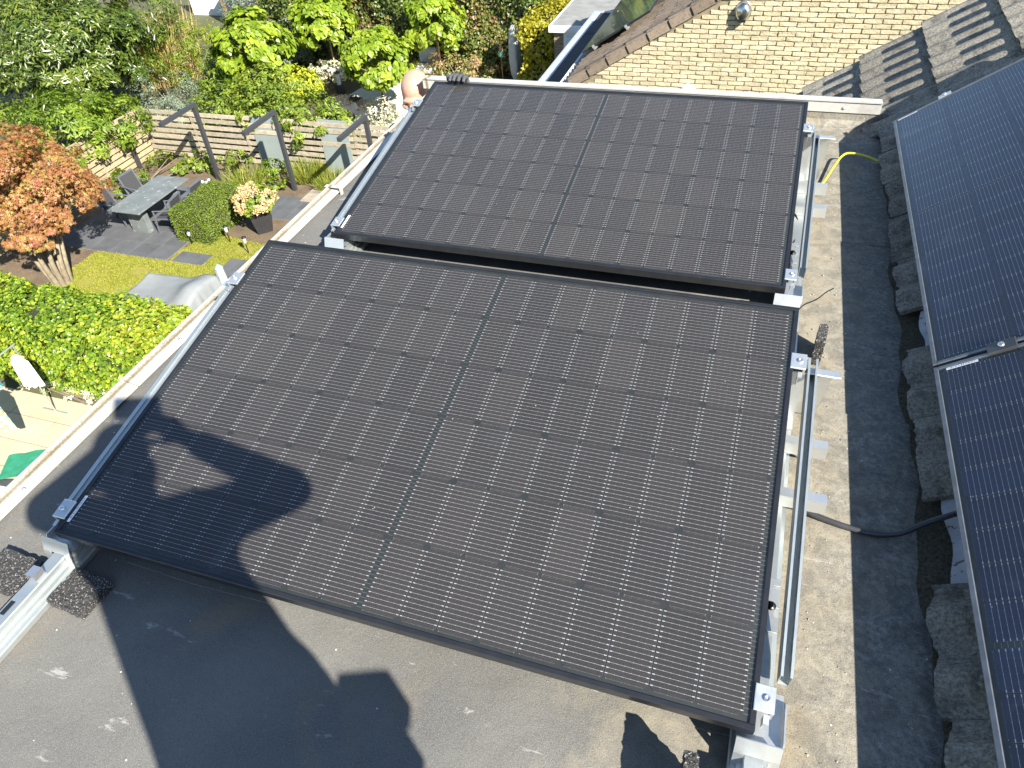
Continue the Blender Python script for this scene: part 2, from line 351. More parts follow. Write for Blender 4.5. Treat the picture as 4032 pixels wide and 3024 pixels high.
def glass_mat(name, smear=0.5, dust=0.02):
    m, nt, b, out = start(name); nt.nodes.remove(b); v = coords(nt, 'world')
    n1 = noise(nt, v, 7.0, 4, 0.55, 0.8); n2 = noise(nt, v, 55, 4, 0.7); n3 = noise(nt, v, 900, 1, 0.5)
    sm = mth(nt, 'MULTIPLY', ramp(nt, n1, [(0.60, (0, 0, 0)), (0.72, (1, 1, 1))]), smear)
    ge = nd(nt, 'ShaderNodeNewGeometry'); ct = mth(nt, 'ABSOLUTE', nd(nt, 'ShaderNodeVectorMath', {0: ge.outputs['Incoming'], 1: ge.outputs['Normal']}, operation='DOT_PRODUCT').outputs['Value'])
    fr = mth(nt, 'ADD', 0.026, mth(nt, 'MULTIPLY', 0.95, mth(nt, 'POWER', mth(nt, 'SUBTRACT', 1.0, ct), 5.0)))
    gl = nd(nt, 'ShaderNodeBsdfAnisotropic', {'Color': (1, 1, 1), 'Roughness': mth(nt, 'ADD', 0.05, mth(nt, 'MULTIPLY', sm, 0.3))})
    tr = nd(nt, 'ShaderNodeBsdfTransparent', {'Color': (0.97, 0.98, 0.98)})
    f = mth(nt, 'ADD', fr, mth(nt, 'MULTIPLY', sm, 0.05), clamp=True)
    mx = nd(nt, 'ShaderNodeMixShader', {0: f, 1: tr.outputs[0], 2: gl.outputs[0]})
    df = nd(nt, 'ShaderNodeBsdfDiffuse', {'Color': (0.55, 0.54, 0.5)})
    vo = nd(nt, 'ShaderNodeTexVoronoi', {'Vector': v, 'Scale': 34.0}); kp = mth(nt, 'GREATER_THAN', nd(nt, 'ShaderNodeSeparateColor', {0: vo.outputs['Color']}).outputs[1], 0.80)
    sp = mth(nt, 'MULTIPLY', mth(nt, 'MULTIPLY', mth(nt, 'LESS_THAN', vo.outputs['Distance'], 0.045), kp), 0.7)
    du = mth(nt, 'ADD', mth(nt, 'MULTIPLY', n2, dust), mth(nt, 'ADD', sp, mth(nt, 'MULTIPLY', sm, 0.012)), clamp=True)
    m2 = nd(nt, 'ShaderNodeMixShader', {0: du, 1: mx.outputs[0], 2: df.outputs[0]})
    nt.links.new(m2.outputs[0], out.inputs[0])
    return m
M_GLASS = glass_mat('panel_glass', 0.5, 0.016)
M_GLASS_B = glass_mat('panel_glass_old', 0.8, 0.03)
def label_mat():
    m, nt, b, out = start('serial_sticker'); v = coords(nt, 'Object'); sx = nd(nt, 'ShaderNodeSeparateXYZ', {0: v})
    bars = mth(nt, 'GREATER_THAN', noise(nt, nd(nt, 'ShaderNodeCombineXYZ', {1: sx.outputs[1]}).outputs[0], 420, 1, 0.5), 0.53)
    inb = mth(nt, 'MULTIPLY', mth(nt, 'LESS_THAN', mth(nt, 'ABSOLUTE', sx.outputs[0]), 0.0028), mth(nt, 'LESS_THAN', mth(nt, 'ABSOLUTE', sx.outputs[1]), 0.03))
    nt.links.new(mixc(nt, mth(nt, 'MULTIPLY', bars, inb), (0.8, 0.8, 0.8), (0.12, 0.12, 0.14)), b.inputs['Base Color']); b.inputs['Roughness'].default_value = 0.45
    return m
M_LABEL = label_mat()
M_RUB = pmat('recycled_rubber', (0.055, 0.053, 0.05), (0.02, 0.02, 0.02), scale=160, detail=3, rough=0.9, bump=1.0, bscale=190, speck=(230, 0.58, (0.32, 0.30, 0.27)))
M_BLACKPL = pmat('black_plastic', (0.015, 0.015, 0.016), rough=0.4)
M_CABLE_Y = pmat('earth_wire_yellow', (0.62, 0.58, 0.03), (0.55, 0.55, 0.05), scale=3, rough=0.4)
M_CABLE_B = pmat('grey_black_conduit', (0.05, 0.052, 0.055), (0.03, 0.03, 0.032), scale=15, rough=0.3)
def tile_mat(name, a, b_, c_, rand=0.16):
    m, nt, b, out = start(name); v = coords(nt, 'world')
    n1 = noise(nt, v, 14, 5, 0.7); n2 = noise(nt, v, 130, 4, 0.75); n3 = noise(nt, v, 46, 3, 0.65)
    c = mixc(nt, ramp(nt, n2, [(0.36, (0, 0, 0)), (0.62, (1, 1, 1))]), b_, a)
    c = mixc(nt, ramp(nt, n1, [(0.50, (0, 0, 0)), (0.68, (0.85, 0.85, 0.85))]), c, mixc(nt, n2, (0.045, 0.043, 0.036), b_))
    c = mixc(nt, ramp(nt, n3, [(0.60, (0, 0, 0)), (0.70, (1, 1, 1))]), c, mixc(nt, n2, b_, c_))
    c = mixc(nt, ramp(nt, n3, [(0.27, (1, 1, 1)), (0.33, (0, 0, 0))]), c, (0.03, 0.03, 0.028))
    r = nd(nt, 'ShaderNodeObjectInfo').outputs['Random']
    c = nd(nt, 'ShaderNodeHueSaturation', {'Color': c, 'Value': mth(nt, 'ADD', mth(nt, 'MULTIPLY', r, 2 * rand), 1 - rand)}).outputs[0]
    nt.links.new(c, b.inputs['Base Color']); b.inputs['Roughness'].default_value = 0.92; b.inputs['Specular IOR Level'].default_value = 0.2
    bp = nd(nt, 'ShaderNodeBump', {'Strength': 0.8, 'Distance': 0.003, 'Height': n2}); nt.links.new(bp.outputs[0], b.inputs['Normal'])
    return m
M_TILE = tile_mat('lichened_concrete_tile', (0.34, 0.31, 0.25), (0.115, 0.11, 0.095), (0.46, 0.43, 0.34))
M_VERGE = tile_mat('brown_concrete_tile', (0.24, 0.19, 0.14), (0.12, 0.095, 0.075), (0.3, 0.25, 0.18))
M_MORTARW = pmat('white_lead_flashing', (0.50, 0.52, 0.56), (0.30, 0.32, 0.34), scale=14, rough=0.7, speck=(60, 0.62, (0.1, 0.1, 0.09)))
M_PLASTER = pmat('house_wall_render', (0.42, 0.39, 0.33), scale=3, rough=0.9, bump=.3)
# ------------------------------------------------------------------ our house: flat roof, trim, tiled slope
house = thing('house', 'house with a flat membrane roof beside a mossy concrete tile slope', 'house', (0, 0, ZG))
HO = Vector((0, 0, -ZG))
def hpart(mb, name, mat, parent=house):
    o = mb.build(name, mat, parent); 
    if parent is house: o.location = HO
    return o
YF = 3.205
mb = MB(); mb.box(-0.27, 5.0, -4.0, YF - .03, -7.605, -0.03); hpart(mb, 'wall', M_PLASTER)
mb = MB(); mb.box(0.9, 6.0, 3.2, 4.16, -7.605, -1.6); hpart(mb, 'side_wall', M_PLASTER)
# membrane sheets lapped over each other, each 3 mm thick
for i, (y0, y1, dz) in enumerate(((-4.0, 0.045, 0.0), (0.0301, 1.07, 0.0031), (1.0552, 2.08, 0.0), (2.065, YF + .004, 0.0031))):
    mb = MB(); nx = 24
    for (z, s_) in ((0.0 + dz, 1),):
        xs = np.linspace(-0.335, 2.45, nx + 1)
        yy0 = [y0 + 0.004 * math.sin(i * 3 + q * 1.3) for q in range(nx + 1)]; yy1 = [y1 + 0.003 * math.sin(i * 5 + q * 1.7) for q in range(nx + 1)]
        vs = [(xs[q], yy0[q], z) for q in range(nx + 1)] + [(xs[q], yy1[q], z) for q in range(nx + 1)] + [(xs[q], yy0[q], z - .028) for q in range(nx + 1)] + [(xs[q], yy1[q], z - .028) for q in range(nx + 1)]
        n1 = nx + 1
        fs = [(q, q + 1, n1 + q + 1, n1 + q) for q in range(nx)] + [(2 * n1 + q, 2 * n1 + q + 1, q + 1, q) for q in range(nx)] + [(n1 + q, n1 + q + 1, 3 * n1 + q + 1, 3 * n1 + q) for q in range(nx)]
        mb.add(vs, fs)
    hpart(mb, 'membrane_sheet', M_MEM)
# upstand at the far end
mb = MB(); mb.box(-0.325, 2.09, YF - .004, YF + .06, -0.1, 0.072); mb.add([(-.3, YF - .03, .0036), (2.08, YF - .03, .0036), (2.08, YF - .004, .03), (-.3, YF - .004, .03)], [(0, 1, 2, 3)])
hpart(mb, 'membrane_upstand', M_MEM)
# aluminium trim, lengths butted along the free edge and the far edge
def trim_profile(mb, a, b, out_dir, z0):
    "a-b along the inner edge at height z0; bead on the outer side"
    a = Vector(a); b = Vector(b); o = Vector(out_dir)
    prof = [(0.0, 0.0), (0.0, 0.003), (0.048, 0.012), (0.052, 0.02), (0.058, 0.022), (0.066, 0.018), (0.068, 0.008), (0.068, -0.07), (0.064, -0.07), (0.064, -0.002)]
    n = len(prof); vs = [p + o * q + Vector((0, 0, z0 + z)) for p in (a, b) for q, z in prof]
    mb.add(vs, [tuple(range(n))[::-1], tuple(range(n, 2 * n))] + [(i, (i + 1) % n, n + (i + 1) % n, n + i) for i in range(n)])
ys = [-4.0, -1.9, 0.62, 2.03, YF + .07]
for i in range(len(ys) - 1):
    mb = MB(); trim_profile(mb, (-0.296, ys[i] + .002, 0), (-0.296, ys[i + 1] - .002, 0), (-1, 0, 0), 0.012); t = hpart(mb, 'roof_trim', M_TRIM)
    y = ys[i] + .25
    while y < ys[i + 1] - .05:
        mb = MB(); mb.lathe([(0.0075, 0.0), (0.0075, 0.002), (0.004, 0.0045), (0.0, 0.005)], (-0.316, y, 0.0185), 10); mb.build('trim_screw', M_STEEL, t); y += 0.45
mb = MB(); mb.box(-0.366, -0.288, 2.018, 2.042, 0.0352, 0.0375); mb.box(-0.29, -0.284, 2.02, 2.04, 0.0, 0.037); hpart(mb, 'trim_joint_clip', M_TRIM)
for (x0, x1) in ((-0.364, 0.85), (0.853, 2.062)):
    mb = MB(); mb.box(x0, x1, YF - .010, YF - .006, 0.068, 0.115); mb.box(x0, x1, YF - .010, YF + .05, 0.1152, 0.121); mb.box(x0, x1, YF - .016, YF - .0062, 0.1212, 0.129)
    t = hpart(mb, 'far_trim', M_TRIM)
    for x in np.arange(x0 + .2, x1, .42):
        mb = MB(); mb.lathe([(0.008, 0.0), (0.008, 0.002), (0.0, 0.004)], (0, 0, 0), 10, Matrix.Translation((x, YF - .0105, 0.09)) @ Matrix.Rotation(rad(90), 4, 'X')); mb.build('trim_screw', M_STEEL, t)
mb = MB(); mb.bar((-0.62, -4, -.33), (-0.62, 0.42, -.33), .14, .05); mb.box(-.56, -.27, -4, .40, -.36, -.32); hpart(mb, 'lower_ledge', pmat('cream_paint', (0.62, 0.56, 0.42), rough=.6))
# tiled slope: 35 degrees, crest plane through x = 2.08, z = 0.041
TH = rad(35); CS, SN = math.cos(TH), math.sin(TH)
slope = bpy.data.objects.new('tiled_slope', None); COL.objects.link(slope); slope.parent = house; slope.location = HO
SLM = Matrix(((0, CS, -SN, 2.08), (1, 0, 0, 0), (0, SN, CS, 0.041), (0, 0, 0, 1)))     # (u along Y, s upslope, h normal) -> world
SLM = Matrix(((0.0, CS, -SN, 2.08), (1.0, 0.0, 0.0, 0.0), (0.0, SN, CS, 0.041), (0, 0, 0, 1)))
def tile_h(u):                                   # two rolls and a lap on a 0.30 m cover
    ph = ((u / 0.15) % 1.0) - 0.5
    return -0.030 + 0.030 * (0.5 + 0.5 * math.cos(2 * math.pi * ph)) ** 1.25
def tile_mesh(name, length=0.42, lift=0.030, jag=0.0, seed=0, w0=0.0, w1=0.318):
    r = random.Random(seed); mb = MB(); nu = 26; ns = 3
    us = [w0 + (w1 - w0) * i / nu for i in range(nu + 1)]
    def P(i, j, top):
        u = us[i]; f = j / ns; s_ = f * length
        if j == 0: s_ += jag * (r.random() - .5) + jag * math.sin(u * 37 + seed)
        h = tile_h(u) + lift * (1 - f) - 0.030 + 0.03
        if u > 0.296: h -= 0.004
        if not top: h -= 0.014
        return (u, s_, h)
    top = [P(i, j, True) for j in range(ns + 1) for i in range(nu + 1)]; bot = [P(i, j, False) for j in (0, ns) for i in range(nu + 1)]
    o = len(top); k_ = nu + 1
    for i in range(nu + 1): bot[i] = (top[i][0], top[i][1] + .002, bot[i][2])
    front = top[:k_] + bot[:k_]
    mb.add(top + bot, [(j * k_ + i, j * k_ + i + 1, (j + 1) * k_ + i + 1, (j + 1) * k_ + i) for j in range(ns) for i in range(nu)]
           + [(0, ns * k_, o + k_, o)] + [(nu, o + nu, o + k_ + nu, ns * k_ + nu)], False)
    mb.add(front, [(k_ + i, k_ + i + 1, i + 1, i) for i in range(nu)])
    me = mb.mesh(name)
    for p in me.polygons: p.use_smooth = len(p.vertices) == 4 and p.index < ns * nu
    me.materials.append(M_TILE); return me
TV = [tile_mesh('roof_tile', jag=0.003, seed=q) for q in range(3)]
TCUT = [tile_mesh('eave_tile', length=0.36, jag=0.006, seed=10 + q) for q in range(3)]
GAUGE = 0.34; S0 = -0.088
def put_tile(me, u, s_, name='roof_tile', dh=0.0, rz=0.0):
    o = bpy.data.objects.new(name, me); COL.objects.link(o); o.parent = slope
    o.matrix_local = SLM @ Matrix.Translation((u, s_, dh)) @ Matrix.Rotation(rz, 4, 'Z'); return o
R_ = random.Random(3)
YV = 4.285                                       # verge
for c in range(-4, 7):
    s_ = S0 + c * GAUGE
    for q in range(0, 16):
        u = YV - 0.318 - q * 0.30
        if c < 0 and u < 3.20: continue
        if c == 0 and u < 3.0: continue
        put_tile(TV[(q * 7 + c * 3) % 3], u, s_, dh=R_.uniform(-.002, .002), rz=R_.uniform(-.004, .004))
# cut eave tiles along the flat roof, two by two with open gaps
for u, s_ in ((2.84, -.012), (2.53, -.02), (2.225, 0.0), (1.90, -.012), (1.58, -.005), (1.05, 0.0), (0.75, 0.006), (0.17, .0), (-0.135, .012), (-0.44, .0)):
    put_tile(TCUT[R_.randrange(3)], u, s_, 'eave_tile', rz=R_.uniform(-.012, .012))
# sarking under the tiles and pale flashing in the gaps
mb = MB(); mb.add([SLM @ Vector(p) for p in ((-1.2, .02, -.05), (4.2, .02, -.05), (4.2, 2.4, -.05), (-1.2, 2.4, -.05))], [(0, 1, 2, 3)]); 
mb.add([SLM @ Vector(p) for p in ((3.26, -1.4, -.05), (4.2, -1.4, -.05), (4.2, .02, -.05), (3.26, .02, -.05))], [(0, 1, 2, 3)]); mb.build('sarking', pmat('dark_felt', (0.03, 0.03, 0.028), rough=.9), slope)
for (u0, u1) in ((0.475, 0.755), (1.35, 1.58)):
    mb = MB(); n = 10; vs = []
    for j in range(4):
        for i in range(n + 1):
            u = u0 + (u1 - u0) * i / n; s_ = 0.046 + 0.007 * math.sin(i * .75 + u0 * 9) + j * 0.09; vs.append(SLM @ Vector((u, s_, -0.016 + 0.003 * math.sin(i * .8) - (0.012 if j == 0 else 0))))
    mb.add(vs, [(j * (n + 1) + i, j * (n + 1) + i + 1, (j + 1) * (n + 1) + i + 1, (j + 1) * (n + 1) + i) for j in range(3) for i in range(n)], True); mb.build('lead_flashing', M_MORTARW, slope)
mb = MB(); n = 60; vs = []
for j in range(7):
    for i in range(n + 1):
        u = -.6 + 3.75 * i / n; vs.append((2.075 + j * .026 + .006 * math.sin(i * 1.7 + j) + .01 * math.sin(i * .6), u, (.0005 if j == 0 else .0036 + .003 * (1 + math.sin(i * 2.3 + j * 1.9)) + .007 * j)))
mb.add(vs, [(j * (n + 1) + i + 1, j * (n + 1) + i, (j + 1) * (n + 1) + i, (j + 1) * (n + 1) + i + 1) for j in range(6) for i in range(n)], True)
hpart(mb, 'mossy_fillet', tile_mat('moss_and_silt', (0.10, .09, .06), (.03, .028, .018), (.17, .15, .11)))
# roof ridge half on the other side
mb = MB(); rp = SLM @ Vector((0, 2.3, -.04)); mb.add([(rp.x, -1.2, rp.z), (rp.x, 4.28, rp.z), (rp.x + 3, 4.28, rp.z - 2.1), (rp.x + 3, -1.2, rp.z - 2.1)], [(0, 1, 2, 3)])
mb.add([(rp.x, 4.17, rp.z), (2.1, 4.17, 0.0), (0.95, 4.17, -.80), (0.95, 4.17, -1.7), (rp.x + 3, 4.17, -1.7), (rp.x + 3, 4.17, rp.z - 2.1)], [(0, 1, 2, 3, 4, 5)]); mb.build('back_slope', M_TILE, slope)
# ------------------------------------------------------------------ solar panels
PL, PS = 1.722, 1.134
def cell_mesh(flip):
    hx, hy, c, e = 0.0447, 0.0897, 0.0085, 0.004
    p = [(-hx, -hy + e), (-hx + e, -hy), (hx - c, -hy), (hx, -hy + c), (hx, hy - c), (hx - c, hy), (-hx + e, hy), (-hx, hy - e)]
    if flip: p = [(-x, y) for x, y in p][::-1]
    return MB().prism(p, -0.0003, 0.0003).mesh('cell')
CM = {}
for nm, mt in (('a', M_CELL), ('b', M_CELL_SKY)):
    for fl in (0, 1):
        me = cell_mesh(fl); me.materials.append(mt); CM[nm, fl] = me
def rail_bar(length, ax, mat):
    pass
def solar_panel(M, label, group, kind='a', frame=None, glass=None, label_at=(0.019, 0.075), cells=True):
    t = thing('solar_module', label, 'solar panel', group=group); t.matrix_world = M
    fm = frame or M_FRAME; wl = 0.0115
    for (x0, x1, y0, y1) in ((0, PL, 0, wl), (0, PL, PS - wl, PS), (0, wl, wl + .0003, PS - wl - .0003), (PL - wl, PL, wl + .0003, PS - wl - .0003)):
        mb = MB(); mb.bbox(x0, x1, y0, y1, -0.030, 0.0, 0.0013)
        if x1 - x0 > 1: mb.box(x0 + .02, x1 - .02, y0 if y0 > .5 else y1, (y0 if y0 > .5 else y1) + (0.018 if y0 < .5 else -.018), -0.0305, -0.0285)
        mb.build('frame_bar', fm, t)
    mb = MB(); mb.box(wl, PL - wl, wl, PS - wl, -0.0078, -0.0058); mb.build('backsheet', M_BACK, t)
    mb = MB(); mb.add([(wl, wl, -.0018), (PL - wl, wl, -.0018), (PL - wl, PS - wl, -.0018), (wl, PS - wl, -.0018)], [(0, 1, 2, 3)]); mb.build('glass', glass or M_GLASS, t)
    px = 0.0925; py = 0.1822; x00 = (PL - 18 * px - 0.012) / 2 + px / 2; y00 = (PS - 6 * py) / 2 + py / 2
    if cells:
        for i in range(18):
            for j in range(6):
                o = bpy.data.objects.new('cell', CM[kind, (i + (i > 8)) % 2]); COL.objects.link(o); o.parent = t
                o.location = (x00 + i * px + (0.012 if i > 8 else 0), y00 + j * py, -0.0050)
        mb = MB()                                    # ribbons bridging the middle gap and leaving the end cells
        for j in range(6):
            for q in range(16):
                y = y00 + j * py + (q - 7.5) * 0.01125
                for xm, ln in ((x00 + 8 * px + px / 2 + .006, .013), (x00 - px / 2 - .004, .012), (x00 + 17 * px + .012 + px / 2 + .004, .012)):
                    mb.add([(xm - ln / 2, y - .0005, -.0044), (xm + ln / 2, y - .0005, -.0044), (xm + ln / 2, y + .0005, -.0044), (xm - ln / 2, y + .0005, -.0044)], [(0, 1, 2, 3)])
        stuff(mb.build('ribbon_stubs', M_RIB, t))
    if label_at:
        mb = MB(); mb.box(-.0045, .0045, -.039, .039, 0, .0004); o = mb.build('serial_sticker', M_LABEL, t); o.location = (label_at[0], label_at[1], -.0016)
        if kind == 'b': o.rotation_euler = (0, 0, rad(0))
    return t
M_RIB = pmat('tinned_ribbon', (0.16, 0.17, 0.16), rough=.4, metal=.4)
TILT = rad(10.362)
def pmatx(ox, oy): return Matrix.Translation((ox, oy, 0.12)) @ Matrix.Rotation(TILT, 4, 'X')
PM = [pmatx(0.0, 0.0), pmatx(-0.0204, 1.5159)]
solar_panel(PM[0], "black solar panel with the photographer's shadow across its low corner", 'tilted panels on the flat roof')
solar_panel(PM[1], "black solar panel behind, gripped by the bald man's gloved hand", 'tilted panels on the flat roof')
yaw = math.atan(0.0140)
def slope_panel(x, y, z):
    X = Vector((math.sin(yaw), -math.cos(yaw), 0)); U = Vector((math.cos(yaw) * CS, math.sin(yaw) * CS, SN)); Z = X.cross(U)
    return Matrix(((X.x, U.x, Z.x, x), (X.y, U.y, Z.y, y), (X.z, U.z, Z.z, z), (0, 0, 0, 1)))
SP = [slope_panel(2.078, 2.862, 0.172), slope_panel(2.1025, 1.128, 0.172)]
solar_panel(SP[0], 'blue-black solar panel on the tile slope where the yellow wire comes out', 'panels flat on the tile slope', 'b', M_FRAME_G, M_GLASS_B, (0.016, 0.06))
solar_panel(SP[1], 'blue-black solar panel on the tile slope where the grey conduit comes out', 'panels flat on the tile slope', 'b', M_FRAME_G, M_GLASS_B, (0.019, 0.07))
for s_, nm in ((0.24, 'lower'), (0.88, 'upper')):
    mb = MB(); a = SP[0] @ Vector((-.01, s_, -.052)); b2 = SP[1] @ Vector((PL + .05, s_, -.052)); mb.bar(a, b2, .038, .04, (-SN, 0, CS)); o = mb.build('mounting_rail', M_ALU)
    tag(o, 'aluminium rail hidden under the %s edge of the panels on the tile slope' % nm, 'rail')
    for q in range(5):
        f = (q + .4) / 5; p = a.lerp(b2, f); mb = MB(); mb.bar(p + Vector((SN, 0, -CS)) * .02, p + Vector((SN, 0, -CS)) * .075, .03, .006, (0, 1, 0)); mb.build('roof_hook', M_ALU, o)
def clamp_on(M, x, y, label, dark=False, w_=.045, l_=.06):
    t = thing('panel_clamp', label, 'clamp'); t.matrix_world = M @ Matrix.Translation((x, y, 0))
    mt = M_BLACKCL if dark else M_ALU2
    mb = MB(); mb.bbox(-w_ / 2, w_ / 2, -l_ / 2, l_ / 2, 0.0006, 0.006, .002); mb.box(-.006, .006, -l_ / 2 + .004, l_ / 2 - .004, -.03, .0004) if dark else None; mb.build('clamp_plate', mt, t)
    mb = MB(); mb.lathe([(.008, .006), (.008, .0105), (.0045, .0105), (.0045, .0075), (0, .0075)], n=12); mb.build('bolt', M_STEEL, t)
    return t
M_BLACKCL = pmat('dusty_black_clamp', (0.10, 0.10, 0.10), (0.06, .06, .06), rough=.45, metal=.5)
clamp_on(SP[1], -0.0065, 0.169, 'dusty black clamp joining the two panels on the tile slope', True, .042, .07)
clamp_on(SP[0], -0.002, 0.211, 'small pale end clamp on the upper panel edge by the mossy tiles', False, .022, .05)
# ------------------------------------------------------------------ mounting hardware on the flat roof
def channel(mb, a, b, w_, h_, t_, up):
    "U channel open upwards from a to b (points on the middle of its base)"
    a = Vector(a); b = Vector(b); d = (b - a).normalized(); u = Vector(up); r = d.cross(u).normalized(); u = r.cross(d)
    prof = [(-w_ / 2, 0), (w_ / 2, 0), (w_ / 2, h_), (w_ / 2 - t_ * 3, h_), (w_ / 2 - t_ * 3, h_ - t_), (w_ / 2 - t_, h_ - t_), (w_ / 2 - t_, t_), (-w_ / 2 + t_, t_), (-w_ / 2 + t_, h_ - t_), (-w_ / 2 + t_ * 3, h_ - t_), (-w_ / 2 + t_ * 3, h_), (-w_ / 2, h_)]
    n = len(prof); vs = [p + r * q + u * z for p in (a, b) for q, z in prof]
    mb.add(vs, [(0, 1, 6, 7), (1, 2, 5, 6), (2, 3, 4, 5), (7, 8, 11, 0), (8, 9, 10, 11)] + [(n + 7, n + 6, n + 1, n), (n + 6, n + 5, n + 2, n + 1), (n + 5, n + 4, n + 3, n + 2), (n, n + 11, n + 8, n + 7), (n + 11, n + 10, n + 9, n + 8)]
           + [(i, n + i, n + (i + 1) % n, (i + 1) % n) for i in range(n)])
def base_rail(x, label, mirror=1):
    t = thing('base_rail', label, 'rail', (x, 0, 0))
    prof = [(-.032, .0045), (-.032, .0075), (-.018, .0085), (-.0175, .054), (-.0155, .0575), (.0185, .0575), (.0205, .054), (.021, .036), (.030, .0355), (.0315, .030), (.0315, .024), (.044, .0225), (.046, .018), (.046, .0045)]
    prof = [(q * mirror, z) for q, z in prof]; n = len(prof); mb = MB()
    for y0, y1 in ((-1.5, 2.83),):
        vs = [(q, y, z) for y in (y0, y1) for q, z in prof]
        mb.add(vs, [tuple(range(n)), tuple(range(n, 2 * n))[::-1]] + [(i, n + i, n + (i + 1) % n, (i + 1) % n) for i in range(n)])
    mb.build('rail_profile', M_ALU, t)
    for y in (-.185, -.78, .30, 1.25):
        mb = MB(); mb.bbox(-.004 * mirror - .007, -.004 * mirror + .007, y - .019, y + .019, .0576, .0584, .0004); mb.build('slot', M_BLACKPL, t)
    mb = MB(); mb.box(-.013, .013, -.107, -.103, .0578, .082); mb.box(-.013, .013, -.103, -.078, .0782, .082); mb.box(-.013, -.010, -.103, -.078, .0578, .078); mb.box(.010, .013, -.103, -.078, .0578, .078); mb.build('rail_clip', M_STEEL, t)
    return t
base_rail(0.003, 'galvanised base rail near the roof trim running out past the two granule pads')
base_rail(1.733, 'galvanised base rail between the panels and the yellow wire', -1)
def support(i, side, label):
    "front foot, tilt bar, rear leg, clamps and cross bars at one end of a panel"
    M = PM[i]; o = M.translation; x = o.x + (0.0 if side < 0 else PL); s_ = side
    t = thing('tilt_support', label, 'bracket', (x, o.y, 0)); yb = o.y
    def part(mb, nm, mt=M_ALU2, par=t):
        ob = mb.build(nm, mt, par)
        if par is t: ob.location = (-x, -yb, 0)
        return ob
    # front foot: sloping plate astride the rail with side flaps
    cx = x + (0.003 if s_ < 0 else 0.013); mb = MB(); y = yb
    hw = .043
    def plate(pts, th=.003):
        pts = [Vector(p) for p in pts]; nrm = (pts[1] - pts[0]).cross(pts[2] - pts[0]).normalized() * th; n = len(pts)
        mb.add([*pts, *[p + nrm for p in pts]], [tuple(range(n))[::-1], tuple(range(n, 2 * n))] + [(q, (q + 1) % n, n + (q + 1) % n, n + q) for q in range(n)])
    plate([(cx - hw, y - .008, .100), (cx - hw, y - .022, .064), (cx + hw, y - .022, .064), (cx + hw, y - .008, .100)])
    plate([(cx - hw, y - .0222, .0636), (cx - hw, y - .030, .018), (cx - .022, y - .030, .018), (cx - .022, y - .0222, .0636)])
    plate([(cx + .023, y - .0222, .0636), (cx + .023, y - .030, .012), (cx + hw, y - .030, .012), (cx + hw, y - .0222, .0636)])
    plate([(cx - hw, y - .0078, .1005), (cx + hw, y - .0078, .1005), (cx + hw, y + .115, .104), (cx - hw, y + .115, .104)][::-1] if False else [(cx + .001 - hw, y + .112, .066), (cx + .001 - hw, y - .004, .0665), (cx + hw, y - .004, .0665), (cx + hw, y + .112, .066)])
    if s_ > 0: plate([(cx + hw + .0005, y - .006, .068), (cx + hw + .0005, y + .10, .068), (cx + hw + .0005, y + .085, .092), (cx + hw + .0005, y + .004, .092)])
    else: plate([(cx - hw - .004, y - .006, .068), (cx - hw - .004, y + .10, .068), (cx - hw - .004, y + .085, .092), (cx - hw - .004, y + .004, .092)])
    part(mb, 'front_foot')
    # tilt bar, parallel to the panel and below it
    bx = x + s_ * (0.030 if s_ < 0 else 0.050); up = M.to_3x3() @ Vector((0, 0, 1))
    pa = M @ Vector((bx - o.x, 0.12 if s_ > 0 else .085, -.062)); pb = M @ Vector((bx - o.x, 0.965, -.062 if s_ > 0 else -.06))
    mb = MB()
    if s_ > 0: channel(mb, pa, pb, .024, .052, .0018, up)
    else:
        mb.bar(pa + up * .018, pb + up * .018, .040, .036, up); mb.bar(pa + up * .0385 + Vector((-.012, 0, 0)), pb + up * .0385 + Vector((-.012, 0, 0)), .012, .004, up)
    part(mb, 'tilt_bar', M_ALU)
    # rear leg: folded plate standing on the rail
    yr = yb + .95; mb = MB()
    w0, w1 = (x - .035, x + .010) if s_ < 0 else (x - .002, x + .038)
    mb.box(w0, w1, yr, yr + .003, .060, .283); mb.box(w0, w0 + .003, yr + .0032, yr + .045, .060, .270); mb.box(w0, w1, yr - .05, yr - .0002, .0595, .063); mb.box(w0 - .002, w1 + .002, yr - .03, yr - .0002, .270, .2745)
    part(mb, 'rear_leg')
    # cross bars lying on the membrane
    for yc, dep in ((.62, .030), (.81, .030)):
        xa, xb2 = (x - .125, x + .20) if s_ < 0 else (x - .22, x + .126); zt = .098
        mb = MB(); mb.box(xa, xb2, yb + yc, yb + yc + dep, zt - .003, zt); mb.box(xa, xb2, yb + yc, yb + yc + .003, .0583, zt - .0032); mb.box(xa, xb2, yb + yc + dep - .003, yb + yc + dep, .0583, zt - .0032)
        part(mb, 'cross_bar')
    # slotted joining plate on the rail (right side shows it)
    if s_ > 0:
        mb = MB(); z = .0605
        for (a0, a1, b0, b1) in ((.012, .036, .255, .292), (.012, .024, .2922, .318), (.012, .036, .3182, .366), (.012, .022, .3662, .376), (.012, .036, .3762, .395)): mb.box(x + a0, x + a1, yb + b0, yb + b1, z, z + .003)
        pl = part(mb, 'slotted_plate', M_ALU2)
        mb = MB(); mb.lathe([(.011, 0), (.011, .004), (.007, .004), (.007, .010), (.003, .010), (0, .010)], (x + .018, yb + .318, z + .0032), 12); mb.build('bolt', M_BLACKPL, pl)
